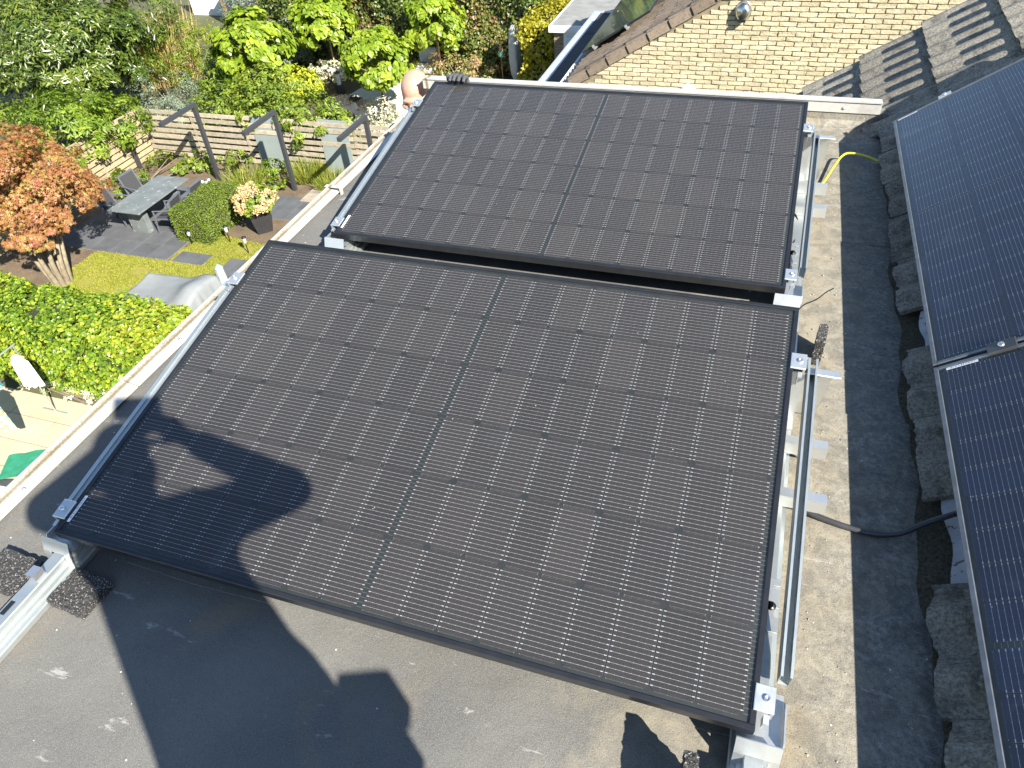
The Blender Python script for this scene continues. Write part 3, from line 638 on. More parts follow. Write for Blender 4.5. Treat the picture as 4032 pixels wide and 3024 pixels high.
    # clamps on the frame edge
    for yl in (.064, .936):
        Mc = M @ Matrix.Translation((x - o.x + s_ * .012, yl, 0)); mb = MB()
        hw2 = .0195
        mb.bbox(-hw2, hw2, -.026, .026, .0006, .0050, .0015, Mc); mb.box(*sorted((s_ * .0125, s_ * .0185)), -.026, .026, -.034, .0004, Mc); mb.box(*sorted((s_ * .0015, s_ * .0122)), -.0445, -.0265, -.012, -.008, Mc); mb.box(*sorted((s_ * .0015, s_ * .0035)), -.044, -.027, -.045, -.0125, Mc)
        c = part(mb, 'clamp')
        mb = MB(); mb.lathe([(.007, .005), (.007, .0095), (.004, .0095), (.004, .007), (0, .007)], n=12, M=Mc @ Matrix.Translation((s_ * .004, 0, 0))); mb.build('bolt', M_STEEL, c)
        c.children[0].location = (0, 0, 0)
    return t
for i_, lb in ((0, 'folded aluminium wind plate behind the shadowed panel, its ends sticking out'), (1, 'folded aluminium wind plate behind the panel held by the bald man')):
    o_ = PM[i_].translation; mb = MB(); xa, xb2 = o_.x - .085, o_.x + PL + .125
    P_ = [(0.925, .2485), (0.948, .2485), (0.952, .246), (0.972, .190), (0.998, .085), (1.03, .012)]
    for q in range(5):
        (ya, za), (yc, zc) = P_[q], P_[q + 1]; f0, f1 = q / 5, (q + 1) / 5
        xr0, xr1 = xb2 - .03 * f0, xb2 - .03 * f1
        mb.add([(xa, o_.y + ya, za), (xr0, o_.y + ya, za), (xr1, o_.y + yc, zc), (xa, o_.y + yc, zc), (xa, o_.y + ya + .002, za + .002), (xr0, o_.y + ya + .002, za + .002), (xr1, o_.y + yc + .002, zc + .002), (xa, o_.y + yc + .002, zc + .002)], [(0, 1, 2, 3), (7, 6, 5, 4), (0, 4, 5, 1), (2, 6, 7, 3), (1, 5, 6, 2), (0, 3, 7, 4)])
    tag(mb.build('wind_plate', M_ALU2), lb, 'wind plate')
support(0, -1, 'aluminium tilt support and clamps between the roof trim and the shadowed panel')
support(0, 1, 'aluminium tilt support with cross bars at the conduit end of the shadowed panel')
support(1, -1, 'aluminium tilt support and clamps beside the roof trim near the bald man')
support(1, 1, 'aluminium tilt support with cross bars where the yellow wire starts')
# ------------------------------------------------------------------ granule pads
def pad(name, c, sx, sy, sz, rz, label, tilt=0.0, rx=0.0):
    mb = MB(); n = 9; g = {}
    r = random.Random(name + label); vs = []; fs = []
    def add_face(o, u, v_, nu, nv):
        b = len(vs)
        for j in range(nv + 1):
            for i in range(nu + 1):
                p = o + u * (i / nu) + v_ * (j / nv); vs.append(p)
        for j in range(nv):
            for i in range(nu): fs.append((b + j * (nu + 1) + i, b + j * (nu + 1) + i + 1, b + (j + 1) * (nu + 1) + i + 1, b + (j + 1) * (nu + 1) + i))
    X, Y, Z = Vector((sx, 0, 0)), Vector((0, sy, 0)), Vector((0, 0, sz)); O = Vector((-sx / 2, -sy / 2, 0))
    a, b2, c2 = max(2, int(sx / .008)), max(2, int(sy / .008)), max(2, int(sz / .008))
    add_face(O + Z, X, Y, a, b2); add_face(O, X, Z, a, c2); add_face(O + X + Y, -X, Z, a, c2); add_face(O + X, Y, Z, b2, c2); add_face(O + Y, -Y, Z, b2, c2)
    def jit(p):
        k_ = (round(p.x, 4), round(p.y, 4), round(p.z, 4)); rr = random.Random(hash(k_)); return p + Vector((rr.uniform(-1, 1), rr.uniform(-1, 1), rr.uniform(-1, 1) if p.z > .002 else 0)) * .0022
    mb.add([jit(p) for p in vs], fs); o = mb.build(name, M_RUB); o.location = c; o.rotation_euler = (rx, tilt, rz)
    return tag(o, label, 'rubber pad')
pad('rubber_pad', (-.118, -.088, .0035), .135, .10, .028, rad(-3), 'speckled rubber granule pad on the roof trim side of the base rail')
pad('rubber_pad', (.108, -.085, .0035), .115, .10, .028, rad(-4), 'speckled rubber granule pad under the shadow side of the base rail')
pad('rubber_pad', (1.826, 1.325, .004), .026, .10, .092, rad(-6), 'rubber granule pad standing on edge near a cross bar')
pad('rubber_pad', (1.620, -.128, .002), .026, .12, .112, rad(6), 'rubber granule pad standing on edge under the panel corner')
# ------------------------------------------------------------------ cables
def curve_pts(pts, n=10):
    P = [Vector(p) for p in pts]; out = []
    for i in range(len(P) - 1):
        p0, p1, p2, p3 = P[max(i - 1, 0)], P[i], P[i + 1], P[min(i + 2, len(P) - 1)]
        for k_ in range(n):
            t = k_ / n; out.append(0.5 * ((2 * p1) + (p2 - p0) * t + (2 * p0 - 5 * p1 + 4 * p2 - p3) * t * t + (3 * p1 - p0 - 3 * p2 + p3) * t ** 3))
    out.append(P[-1]); return out
def cable(name, pts, r, mat, label, cat='cable'):
    mb = MB(); mb.tube(curve_pts(pts), r, 8); return tag(mb.build(name, mat), label, cat)
cable('earth_wire', [(1.60, 2.36, .012), (1.74, 2.42, .012), (1.813, 2.494, .018), (1.862, 2.656, .03), (1.894, 2.75, .042), (1.926, 2.773, .05), (1.993, 2.756, .05), (2.053, 2.733, .038), (2.096, 2.714, .032), (2.125, 2.69, .055), (2.17, 2.68, .10)], .0048, M_CABLE_Y, 'yellow earth wire arching from the rail to the tile slope')
cable('conduit', [(1.62, .70, .02), (1.74, .685, .03), (1.80, .655, .026), (1.86, .640, .018), (1.96, .628, .014), (2.03, .640, .02), (2.09, .668, .05), (2.18, .70, .10)], .0075, M_CABLE_B, 'grey plastic conduit crossing the membrane to the tile slope')
cable('zip_tie_tail', [(1.70, 1.08, .29), (1.732, 1.165, .295), (1.775, 1.26, .26), (1.808, 1.345, .235), (1.83, 1.385, .225)], .0019, M_BLACKPL, 'thin black cable tie tail sticking out at the panel corner', 'cable tie')
cable('panel_lead', [(1.56, .72, .06), (1.66, .76, .05), (1.70, .76, .035), (1.735, .73, .05), (1.745, .67, .02), (1.70, .62, .012), (1.6, .60, .012)], .0035, M_BLACKPL, 'black panel lead looping beside the cross bars')
cable('panel_lead', [(1.66, 2.20, .09), (1.72, 2.13, .06), (1.735, 2.02, .05), (1.715, 1.90, .06)], .003, M_BLACKPL, 'black panel lead hanging behind the clamp near the yellow wire')
# loose grit and clippings on the membrane
gr = MB()
for q in range(520):
    x = 1.80 + abs(R_.gauss(0, .16)) if q % 3 else R_.uniform(-.2, 1.9); y = R_.uniform(-.5, 3.1); r0 = R_.uniform(.0012, .0042)
    if x > 2.2: continue
    z = .0032; a = [Vector((x + r0 * math.cos(t_) * R_.uniform(.6, 1.2), y + r0 * math.sin(t_) * R_.uniform(.6, 1.2), z)) for t_ in (0, 1.6, 3.1, 4.7)]; top = Vector((x, y, z + r0 * R_.uniform(.5, 1.2)))
    gr.add([*a, top], [(0, 1, 4), (1, 2, 4), (2, 3, 4), (3, 0, 4)])
go = stuff(tag(gr.build('roof_grit', pmat('grit', (0.42, 0.40, 0.34), (0.1, 0.09, 0.06), scale=40, rough=.9, kind='world')), 'pale grit and moss crumbs scattered on the membrane', 'grit'))
# ------------------------------------------------------------------ people
def skin_mat(name, col):
    m, nt, b, out = start(name); v = coords(nt, 'Object'); n1 = noise(nt, v, 22, 4, .6); n2 = noise(nt, v, 220, 3, .6)
    nt.links.new(mixc(nt, n1, tuple(c * q for c, q in zip(col, (1.0, .86, .82))), col), b.inputs['Base Color']); b.inputs['Roughness'].default_value = .38
    b.inputs['Subsurface Weight'].default_value = .12; b.inputs['Subsurface Radius'].default_value = (.012, .005, .003)
    nt.links.new(nd(nt, 'ShaderNodeBump', {'Strength': .25, 'Distance': .002, 'Height': n2}).outputs[0], b.inputs['Normal']); return m
M_SKIN = skin_mat('skin', (0.50, 0.285, 0.205)); M_NAVY = pmat('navy_workwear', (0.02, 0.024, 0.04), scale=30, rough=.85, bump=.4, bscale=90); M_GLOVE = pmat('grey_work_glove', (0.075, 0.078, 0.082), (0.05, .05, .052), scale=60, rough=.75, bump=.4, bscale=220)
M_TROUS = pmat('dark_trousers', (0.03, 0.03, 0.032), scale=30, rough=.9, bump=.4, bscale=90); M_BOOT = pmat('boot_leather', (0.05, .035, .022), rough=.6)
def remesh(o, vs_, sm=4):
    m = o.modifiers.new('remesh', 'REMESH'); m.mode = 'VOXEL'; m.voxel_size = vs_; m.use_smooth_shade = True
    s2 = o.modifiers.new('smooth', 'SMOOTH'); s2.factor = .5; s2.iterations = sm
def head_into(mb, c, R, sc_=1.0, nose=True):
    "an adult head: cranium, face wedge, jaw, nose, brow, ears (R: local x right, y forward, z up)"
    def E(p, r): mb.ell(c + R @ (Vector(p) * sc_), [q * sc_ for q in r], 18, 12, R)
    E((0, -.012, .035), (.076, .097, .088)); E((0, .018, -.01), (.070, .078, .085)); E((0, .030, -.055), (.057, .062, .062)); E((0, .052, -.085), (.036, .040, .032))
    E((0, .088, .022), (.050, .014, .013)); E((.040, .072, -.018), (.026, .024, .022)); E((-.040, .072, -.018), (.026, .024, .022))
    E((0, .098, -.020), (.0125, .022, .030)); E((0, .112, -.036), (.016, .016, .012)); E((0, .084, -.070), (.028, .016, .009)); E((0, .083, -.084), (.024, .015, .008))
    E((.077, -.008, -.012), (.009, .020, .032)); E((-.077, -.008, -.012), (.009, .020, .032))
def eyes(par, c, R, loc=None):
    for s_ in (-1, 1):
        p = c + R @ Vector((.034 * s_, .088, .004)); mb = MB(); mb.ell(p, (.0125, .0125, .0125), 12, 8, R); e = mb.build('eye', pmat('eye_white', (.5, .46, .42), rough=.2), par)
        mb = MB(); mb.ell(p + R @ Vector((0, .0095, -.001)), (.0058, .004, .0058), 10, 6, R); mb.build('iris', pmat('iris', (.03, .025, .02), rough=.2), e)
        mb = MB(); mb.bar(c + R @ Vector((.014 * s_, .1075, .024)), c + R @ Vector((.052 * s_, .094, .023)), .006, .004); mb.build('eyebrow', pmat('eyebrow', (.30, .19, .13), rough=.8), par)
# --- the bald man on his ladder behind the far corner
HC = Vector((-0.476, 3.31, -0.012)); face = Vector((0.08, -1.0, -0.34)).normalized()
rx_ = face.cross(Vector((0, 0, 1))).normalized(); uz_ = rx_.cross(face)
RH = Matrix((rx_, face, uz_)).transposed()
man = thing('person', "bald man's head behind the far panel, gloved hand on the frame", 'person', (-0.46, 3.44, -1.98))
mo = Vector((-man.location.x, -man.location.y, -man.location.z))
def mpart(mb, nm, mt, vox=None, par=man, sm=4):
    o = mb.build(nm, mt, par)
    if par is man: o.location = mo
    if vox: remesh(o, vox, sm)
    return o
mb = MB(); head_into(mb, HC, RH, 1.09); mb.cap(HC + Vector((0, .03, -.05)), HC + Vector((.01, .06, -.22)), .058, .066)
sh = HC + Vector((0.0, .06, -.27)); SR = sh + Vector((-.19, -.02, 0)); SL = sh + Vector((.19, -.02, 0)); HIP = sh + Vector((0.0, .02, -.50))
mb.cap(sh, HIP, .14, .13); 
HANDL = Vector((0.135, 2.655, 0.285)); HANDR = Vector((-0.33, 3.30, -.30))
EL_ = Vector((0.02, 3.02, -.22)); ER = Vector((-.62, 3.25, -.52))
for S_, E_, H_ in ((SL, EL_, HANDL + Vector((-.03, .05, -.05))), (SR, ER, HANDR)): mb.cap(S_, E_, .045, .038); mb.cap(E_, H_, .036, .026)
for s_ in (-1, 1):
    hp = HIP + Vector((.09 * s_, 0, -.05)); kn = hp + Vector((0, -.07, -.42)); an = Vector((kn.x, 3.44, -1.98 + .09 + (0 if s_ > 0 else .28))); kn.z = (hp.z + an.z) / 2 + .02
    mb.cap(hp, kn, .085, .058); mb.cap(kn, an, .055, .042)
body = mpart(mb, 'body', M_SKIN, .0075)
eyes(body, HC, RH)
mb = MB(); mb.cap(sh + Vector((0, 0, .01)), HIP + Vector((0, 0, -.05)), .165, .155); mb.ell(sh + Vector((0, 0, -.02)), (.215, .12, .09)); 
for S_, E_, H_ in ((SL, EL_, HANDL + Vector((-.03, .07, -.08))), (SR, ER, HANDR)): mb.cap(S_, E_, .066, .055); mb.cap(E_, E_.lerp(H_, .8), .053, .042)
mpart(mb, 'jacket', M_NAVY, .011)
mb = MB(); mb.ell(HIP + Vector((0, 0, -.03)), (.17, .13, .12))
for s_ in (-1, 1):
    hp = HIP + Vector((.09 * s_, 0, -.05)); an = Vector((hp.x, 3.44, -1.98 + .09 + (0 if s_ > 0 else .28))); kn = hp + Vector((0, -.07, 0)); kn.z = (hp.z + an.z) / 2 + .02
    mb.cap(hp, kn, .10, .075); mb.cap(kn, an, .073, .062)
mpart(mb, 'trousers', M_TROUS, .012)
for s_ in (-1, 1):
    hx_ = HIP.x + .09 * s_; z = -1.98 + (0 if s_ > 0 else .28); mb = MB(); mb.cap((hx_, 3.47, z + .05), (hx_, 3.30, z + .042), .052, .040); mb.cap((hx_, 3.45, z + .12), (hx_, 3.46, z + .05), .058, .055); mpart(mb, 'boot', M_BOOT, .010)
# gloves: four fingers over the frame edge, thumb apart, and the other hand on the ladder
def glove(palm, across, fwd, up, nm='glove', lens=(.062, .072, .068, .056), curl=1.0):
    mb = MB(); across = across.normalized(); fwd = fwd.normalized(); up = up.normalized()
    mb.ell(palm, (.046, .030, .022), 14, 8, Matrix((across, up, fwd)).transposed())
    for q in range(4):
        b0 = palm + across * (-.034 + .0228 * q) + up * .026; L_ = lens[q]
        k1 = b0 + up * L_ * .50 + fwd * .010; k2 = k1 + fwd * L_ * .55 * curl + up * .006; k3 = k2 + fwd * L_ * .25 - up * .012 * curl
        mb.tube([b0 - up * .02, b0, k1, k2, k3], [.0105, .0108, .0104, .0098, .0075], 8)
    t0 = palm - across * .042; mb.tube([t0 + across * .015, t0, t0 - across * .022 + up * .03, t0 - across * .024 + up * .058 + fwd * .006], [.012, .012, .0112, .008], 8)
    return mpart(mb, nm, M_GLOVE)
FE = PM[1] @ Vector((.115, PS, 0))               # where the fingers come over the far frame edge
glove(FE + Vector((.010, .030, -.030)), Vector((1, .0, .0)), Vector((0, -1, -.15)), Vector((0, 0.05, 1)))
glove(HANDR + Vector((0, -.02, -.03)), Vector((1, 0, .1)), Vector((0, -1, 0)), Vector((0, 0, 1)))
lad = thing('ladder', 'aluminium ladder under the bald man at the roof corner', 'ladder', (-0.46, 3.45, ZG))
for s_ in (-1, 1):
    mb = MB(); mb.bar((s_ * .20, 1.55, 0.0), (s_ * .20, 0.02, 7.20), .03, .06, (0, 1, 0)); mb.build('rail', M_ALU, lad)
for q in range(25):
    z = .2 + q * .28; y = 1.55 - 1.53 * z / 7.2; mb = MB(); mb.tube([(-.19, y, z), (.19, y, z)], .015, 8); mb.build('rung', M_ALU, lad)
# --- the photographer behind the lens, seen only by his shadow
fh = Vector((FWD.x, FWD.y, 0)).normalized(); rh = Vector((fh.y, -fh.x, 0)); ZV = Vector((0, 0, 1))
def Q(a, b, c): return CAM + rh * a + fh * b + ZV * c
RP = Matrix((rh, fh, ZV)).transposed()
pho = thing('person', 'photographer in dark workwear holding a phone up with both hands', 'person', tuple(Q(.13, -.40, -CAM.z)))
po = -pho.location
def ppart(mb, nm, mt, vox=None, sm=4, par=pho):
    o = mb.build(nm, mt, par)
    if par is pho: o.location = po
    if vox: remesh(o, vox, sm)
    return o
hc = Q(.06, -.345, .085); tf = (Q(0, -.05, -.05) - hc).normalized(); tx = tf.cross(ZV).normalized(); RF = Matrix((tx, tf, tx.cross(tf))).transposed()
nk = Q(.065, -.39, -.09); shR = Q(.225, -.36, -.075); shL = Q(-.105, -.37, -.055); elR = Q(.350, -.185, -.145); elL = Q(-.32, -.19, -.185); haR = Q(.085, -.075, -.045); haL = Q(-.085, -.075, -.045); hip = Q(.12, -.42, -.66)
mb = MB(); head_into(mb, hc, RF, 1.0); mb.cap(hc - ZV * .08, nk - ZV * .06, .058, .064); mb.cap(nk - ZV * .14, hip, .14, .135)
for a, b_, c_ in ((shR, elR, haR), (shL, elL, haL)): mb.cap(a, b_, .047, .038); mb.cap(b_, c_, .036, .026)
for s_ in (-1, 1):
    h0 = hip + rh * (.095 * s_) - ZV * .05; k0 = h0 - ZV * .42 + fh * .02; a0 = Q(.12 + .12 * s_, -.42, -CAM.z + .10); mb.cap(h0, k0, .088, .06); mb.cap(k0, a0, .056, .044)
ppart(mb, 'body', M_SKIN, .009)
mb = MB(); mb.ell(hc + RF @ Vector((0, -.015, .045)), (.082, .103, .088), 18, 12, RF); ppart(mb, 'hair', pmat('brown_hair', (.06, .04, .025), rough=.7))
mb = MB(); mb.cap(nk - ZV * .12, hip - ZV * .02, .17, .19); mb.ell(nk - ZV * .06, (.21, .12, .08), 16, 10, RP); mb.cap(hip + ZV * .1, hip - ZV * .16, .195, .20)
mb.cap(nk + ZV * .0, shR, .085, .078); mb.cap(nk + ZV * .0, shL, .085, .078)
for a, b_, c_ in ((shR, elR, haR), (shL, elL, haL)): mb.cap(a, b_, .072, .056); mb.cap(b_, b_.lerp(c_, .82), .053, .040)
ppart(mb, 'jacket', M_NAVY, .013)
mb = MB(); mb.ell(hip - ZV * .08, (.18, .15, .14), 16, 10, RP)
for s_ in (-1, 1):
    h0 = hip + rh * (.095 * s_) - ZV * .05; k0 = h0 - ZV * .42 + fh * .02; a0 = Q(.12 + .12 * s_, -.42, -CAM.z + .08); mb.cap(h0, k0, .11, .082); mb.cap(k0, a0, .078, .07)
ppart(mb, 'trousers', M_TROUS, .013)
for s_ in (-1, 1):
    mb = MB(); mb.cap(Q(.12 + .12 * s_, -.46, -CAM.z + .05), Q(.12 + .13 * s_, -.27, -CAM.z + .043), .05, .042); mb.cap(Q(.12 + .12 * s_, -.44, -CAM.z + .14), Q(.12 + .12 * s_, -.44, -CAM.z + .06), .06, .058); ppart(mb, 'boot', M_BOOT, .011)
mb = MB(); mb.bbox(-.09, .025, -.025, .025, -.045, .045, .012, Matrix.Translation(Q(.425, -.40, -.55)) @ RP.to_4x4()); mb.bbox(-.09, .012, -.02, .02, -.14, -.047, .01, Matrix.Translation(Q(.40, -.40, -.55)) @ RP.to_4x4()); ppart(mb, 'tool_pouch', M_BOOT)
def hand(wrist, dirn, curl, nm='hand'):
    mb = MB(); dirn = dirn.normalized(); pal = wrist + dirn * .045; mb.cap(wrist, pal, .026, .034)
    for q in range(4):
        o_ = ZV * (-.028 + .019 * q) ; k1 = pal + dirn * .035 + o_; k2 = k1 + curl * .028 + dirn * .012; k3 = k2 + curl * .020; mb.tube([pal + o_ * .8, k1, k2, k3], [.010, .0095, .0088, .006], 8)
    mb.tube([pal - ZV * .01, pal - ZV * .045 + curl * .01, pal - ZV * .062 + curl * .03 + dirn * .02], [.011, .0105, .007], 8); return ppart(mb, nm, M_SKIN)
hand(haR, (Q(.052, -.055, -.035) - haR), -rh); hand(haL, (Q(-.052, -.055, -.035) - haL), rh)
pc = CAM - FWD * .0065 - RIGHT * .05
PHM = Matrix(((RIGHT.x, FWD.x, -DOWN.x, pc.x), (RIGHT.y, FWD.y, -DOWN.y, pc.y), (RIGHT.z, FWD.z, -DOWN.z, pc.z), (0, 0, 0, 1)))
mb = MB(); mb.bbox(-.074, .074, -.0045, .0045, -.040, .032, .002, PHM)
tag(mb.build('phone', M_BLACKPL), "dark phone held up in the photographer's hands", 'phone')
# ------------------------------------------------------------------ ground
M_SOIL = pmat('garden_soil', (0.16, 0.115, 0.07), (0.085, 0.06, 0.038), scale=2.5, detail=8, rough=.95, bump=.6, bscale=18, kind='world', speck=(35, .62, (.26, .19, .11)))
M_EARTH = pmat('outlying_ground', (0.07, 0.085, 0.03), (0.10, 0.085, 0.05), scale=.5, detail=8, rough=.95, bump=.5, bscale=6, kind='world')
struct(sheet('ground', -260, 260, -220, 380, ZG - .012, M_EARTH))
# ------------------------------------------------------------------ neighbouring house with the brick gable
NB = thing('brick_house', 'neighbouring house with a pale yellow brick gable and brown tiled roof', 'house', (0, 9.7, ZG)); NO = Vector((0, -9.7, -ZG))
def npart(mb, nm, mt, par=NB):
    o = mb.build(nm, mt, par)
    if par is NB: o.location = NO
    return o
RS = .612; RT = math.atan(RS); Y0 = 9.7
def zr(x): return -2.17 + (x + 1.24) * RS
M_BRICK = pmat('yellow_handmade_brick', (0.52, 0.455, 0.30), (0.39, 0.335, 0.21), scale=7, detail=6, rough=.9, bump=.9, bscale=38, rand=.13, kind='world', contrast=(.25, .7), speck=(48, .66, (.17, .13, .08)))
M_MORT = pmat('recessed_mortar', (0.26, 0.215, 0.14), (0.17, .14, .09), scale=20, rough=.95, kind='world')
M_BRICK2 = pmat('brown_brick_shed', (0.30, 0.22, 0.14), (0.2, .15, .1), scale=9, rough=.9, bump=.6, bscale=30, rand=.15)  # darker brown brick for the shed and the bay
xa, xap, xb = -1.10, 3.6, 8.3
mb = MB(); mb.add([(xa, Y0 + .012, -7.6), (xb, Y0 + .012, -7.6), (xb, Y0 + .012, zr(xa) - .1), (xap, Y0 + .012, zr(xap) - .1), (xa, Y0 + .012, zr(xa) - .1),
                   (xa, 20, -7.6), (xb, 20, -7.6), (xb, 20, zr(xa) - .1), (xap, 20, zr(xap) - .1), (xa, 20, zr(xa) - .1)],
                  [(0, 1, 2, 3, 4), (9, 8, 7, 6, 5), (0, 4, 9, 5), (1, 6, 7, 2)]); wall = npart(mb, 'wall', M_MORT)
# bricks: the 300 that show, one by one; the others joined
BL, BH, PX, PZ = .2045, .0475, .2155, .0583
def brick_mesh(seed):
    r = random.Random(seed); n = 6; mb = MB()
    hx, hz, d = BL / 2, BH / 2, .014
    front = []; back = []
    for (i, sx, sz) in [(q, -1 + 2 * q / 3, -1) for q in range(4)] + [(0, 1, 0)] + [(q, 1 - 2 * q / 3, 1) for q in range(4)] + [(0, -1, 0)]:
        jx, jz = r.uniform(-.0035, .0035), r.uniform(-.0035, .0035)
        front.append((sx * hx * .985 + jx, -d - r.uniform(-.002, .002), sz * hz * .93 + jz)); back.append((sx * hx + jx, .002, sz * hz + jz))
    n = len(front); mb.add(front + back, [tuple(range(n))] + [(q, n + q, n + (q + 1) % n, (q + 1) % n) for q in range(n)])
    me = mb.mesh('brick'); me.materials.append(M_BRICK); return me
BM = [brick_mesh(q) for q in range(6)]
vis = []; rest = []
rws = int((3.2 + 5.4) / PZ)
for r in range(-8, rws):
    z = -4.0 + r * PZ
    for c in range(0, 46):
        x = xa + .1 + c * PX + (PX / 2 if r % 2 else 0) - PX / 2
        if x - BL / 2 < xa or x + BL / 2 > xb or z > min(zr(x - .1), zr(2 * xap - x - .1)) - .12: continue
        d = Vector((x, Y0, z)) - CAM; dz = d.dot(FWD); u = d.dot(RIGHT) / dz * 731.2 + 512; v = d.dot(DOWN) / dz * 731.2 + 384
        (vis if (570 < u < 960 and -8 < v < 102 - (0 if u < 800 else (u - 800) * .32)) else rest).append((x, z))
vis.sort(key=lambda p: p[0] + abs(p[1] + 1.7)); rest += vis[300:]; vis = vis[:300]
for x, z in vis:
    o = bpy.data.objects.new('brick', BM[R_.randrange(6)]); COL.objects.link(o); o.parent = wall
    o.location = (x + R_.uniform(-.003, .003), Y0 + .012 + R_.uniform(-.003, .003), z + R_.uniform(-.002, .002)); o.rotation_euler = (0, R_.uniform(-.012, .012), R_.uniform(-.012, .012))
mb = MB()
for x, z in rest:
    me = BM[R_.randrange(6)]; mb.add([(v.co.x + x, v.co.y + Y0 + .012, v.co.z + z) for v in me.vertices], [tuple(p.vertices) for p in me.polygons])
stuff(mb.build('brickwork', M_BRICK, wall))
# roof of the neighbour
NRM = Matrix(((0, math.cos(RT), -math.sin(RT), -1.24), (1, 0, 0, 0), (0, math.sin(RT), math.cos(RT), -2.17), (0, 0, 0, 1)))
roof = npart(MB().add([NRM @ Vector(p) for p in ((9.75, 0.0, -.06), (20, 0.0, -.06), (20, 5.7, -.06), (9.75, 5.7, -.06))], [(0, 1, 2, 3)]).add([(xap, 9.75, zr(xap)), (xap, 20, zr(xap)), (8.5, 20, zr(-1.3)), (8.5, 9.75, zr(-1.3))], [(0, 1, 2, 3)]), 'roof', M_VERGE)
TN = tile_mesh('roof_tile', jag=.003, seed=40); TN.materials.clear(); TN.materials.append(M_VERGE)
for c in range(0, 8):
    for q in range(0, 5 if c < 7 else 3):
        o = bpy.data.objects.new('roof_tile', TN); COL.objects.link(o); o.parent = roof
        o.matrix_local = NRM @ Matrix.Translation((9.78 + q * .30, -.02 + c * .32, R_.uniform(-.003, .003)))
for c in range(0, 9):                             # verge tiles with deep side flanges, each lapping the next
    mb = MB(); L0 = -.03 + c * .32; M_ = NRM @ Matrix.Translation((0, L0, .012 + .0 * c)); 
    MT = M_ @ Matrix.Rotation(rad(-3.0), 4, 'X'); mb.bbox(9.655, 9.80, 0, .385, -.012, .012, .004, MT)
    fl_ = [(9.640, 0.0), (9.664, .352), (9.684, .352), (9.662, 0.0)]; n_ = 4
    mb.add([MT @ Vector((p, q, z_)) for z_ in (-.122, -.0122) for p, q in fl_], [(3, 2, 1, 0), (4, 5, 6, 7)] + [(i, (i + 1) % 4, 4 + (i + 1) % 4, 4 + i) for i in range(4)])
    mb.build('verge_tile', M_VERGE, roof)
# white gutter below the eave
M_UPVC = pmat('white_gutter', (0.72, 0.73, 0.72), (.6, .6, .58), scale=6, rough=.35)
def gut(mb, y0, y1, xo, xi, zt, dep, th=.012):
    mb.box(xo, xo + th, y0, y1, zt - dep, zt); mb.box(xi - th, xi, y0, y1, zt - dep, zt); mb.box(xo + th, xi - th, y0, y1, zt - dep, zt - dep + th); mb.box(xo + th, xi - th, y0, y0 + th, zt - dep + th, zt)
    mb.box(xo - .012, xo - .0002, y0, y1, zt - .02, zt + .004)
mb = MB(); gut(mb, 9.62, 20, -1.42, -1.14, -2.28, .11); npart(mb, 'gutter', M_UPVC)
# flat bay roof, dark membrane between pale edge trims
M_BITUM = pmat('dark_bitumen', (0.028, 0.03, 0.034), (0.018, .019, .022), scale=4, rough=.75, kind='world', bump=.3, bscale=40)
M_PALE = pmat('pale_zinc_edge', (0.5, .53, .58), (.4, .42, .46), scale=10, rough=.45, metal=.4)
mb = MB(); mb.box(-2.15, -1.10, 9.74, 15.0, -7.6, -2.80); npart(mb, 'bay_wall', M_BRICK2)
for q in range(4): mb = MB(); mb.box(-2.14, -1.11, 9.76 + q * 1.31, 9.76 + q * 1.31 + 1.312, -2.799, -2.765 + (.004 if q % 2 else 0)); npart(mb, 'bay_roof_sheet', M_BITUM)
mb = MB(); mb.add([(-2.13, 9.8, -2.74), (-2.03, 9.8, -2.76), (-2.03, 15, -2.76), (-2.13, 15, -2.74)], [(0, 1, 2, 3)]); mb.box(-2.165, -2.13, 9.72, 15.06, -2.80, -2.735); mb.box(-2.128, -1.1, 15.0, 15.06, -2.80, -2.735); npart(mb, 'bay_edge_trim', M_PALE)
# panels on that roof
for q, y1 in enumerate((12.10, 13.84)):
    p = NRM @ Vector((y1, .07, .125)); X = Vector((0, -1, 0)); U = Vector((math.cos(RT), 0, math.sin(RT))); Z = X.cross(U)
    Mx = Matrix(((X.x, U.x, Z.x, p.x), (X.y, U.y, Z.y, p.y), (X.z, U.z, Z.z, p.z), (0, 0, 0, 1)))
    solar_panel(Mx, ('glossy solar panel over the brown verge tiles of the brick house', 'glossy solar panel beyond the first one on the brick house roof')[q], 'panels on the neighbouring roof', 'b', M_FRAME_G if q == 5 else M_PALE if False else M_FRAME, M_GLASS, None, cells=False)
    for s_ in (.2, .75):
        a = Mx @ Vector((PL + .02, s_, -.05)); mb = MB(); mb.bar(a, Mx @ Vector((0, s_, -.05)), .03, .035, Z); mb.bar(a + Z * .02 + X * .01, a + Z * .052 + X * .01, .03, .03, U); mb.bar(Mx @ Vector((PL * .4, s_, -.068)), Mx @ Vector((PL * .4, s_, -.13)), .03, .03, X); tag(mb.build('panel_rail', M_ALU2), 'short aluminium rail with end clamp, %s, under the %s panel of the brick house' % ('lower' if s_ < .5 else 'upper', 'first' if q == 0 else 'second'), 'rail')
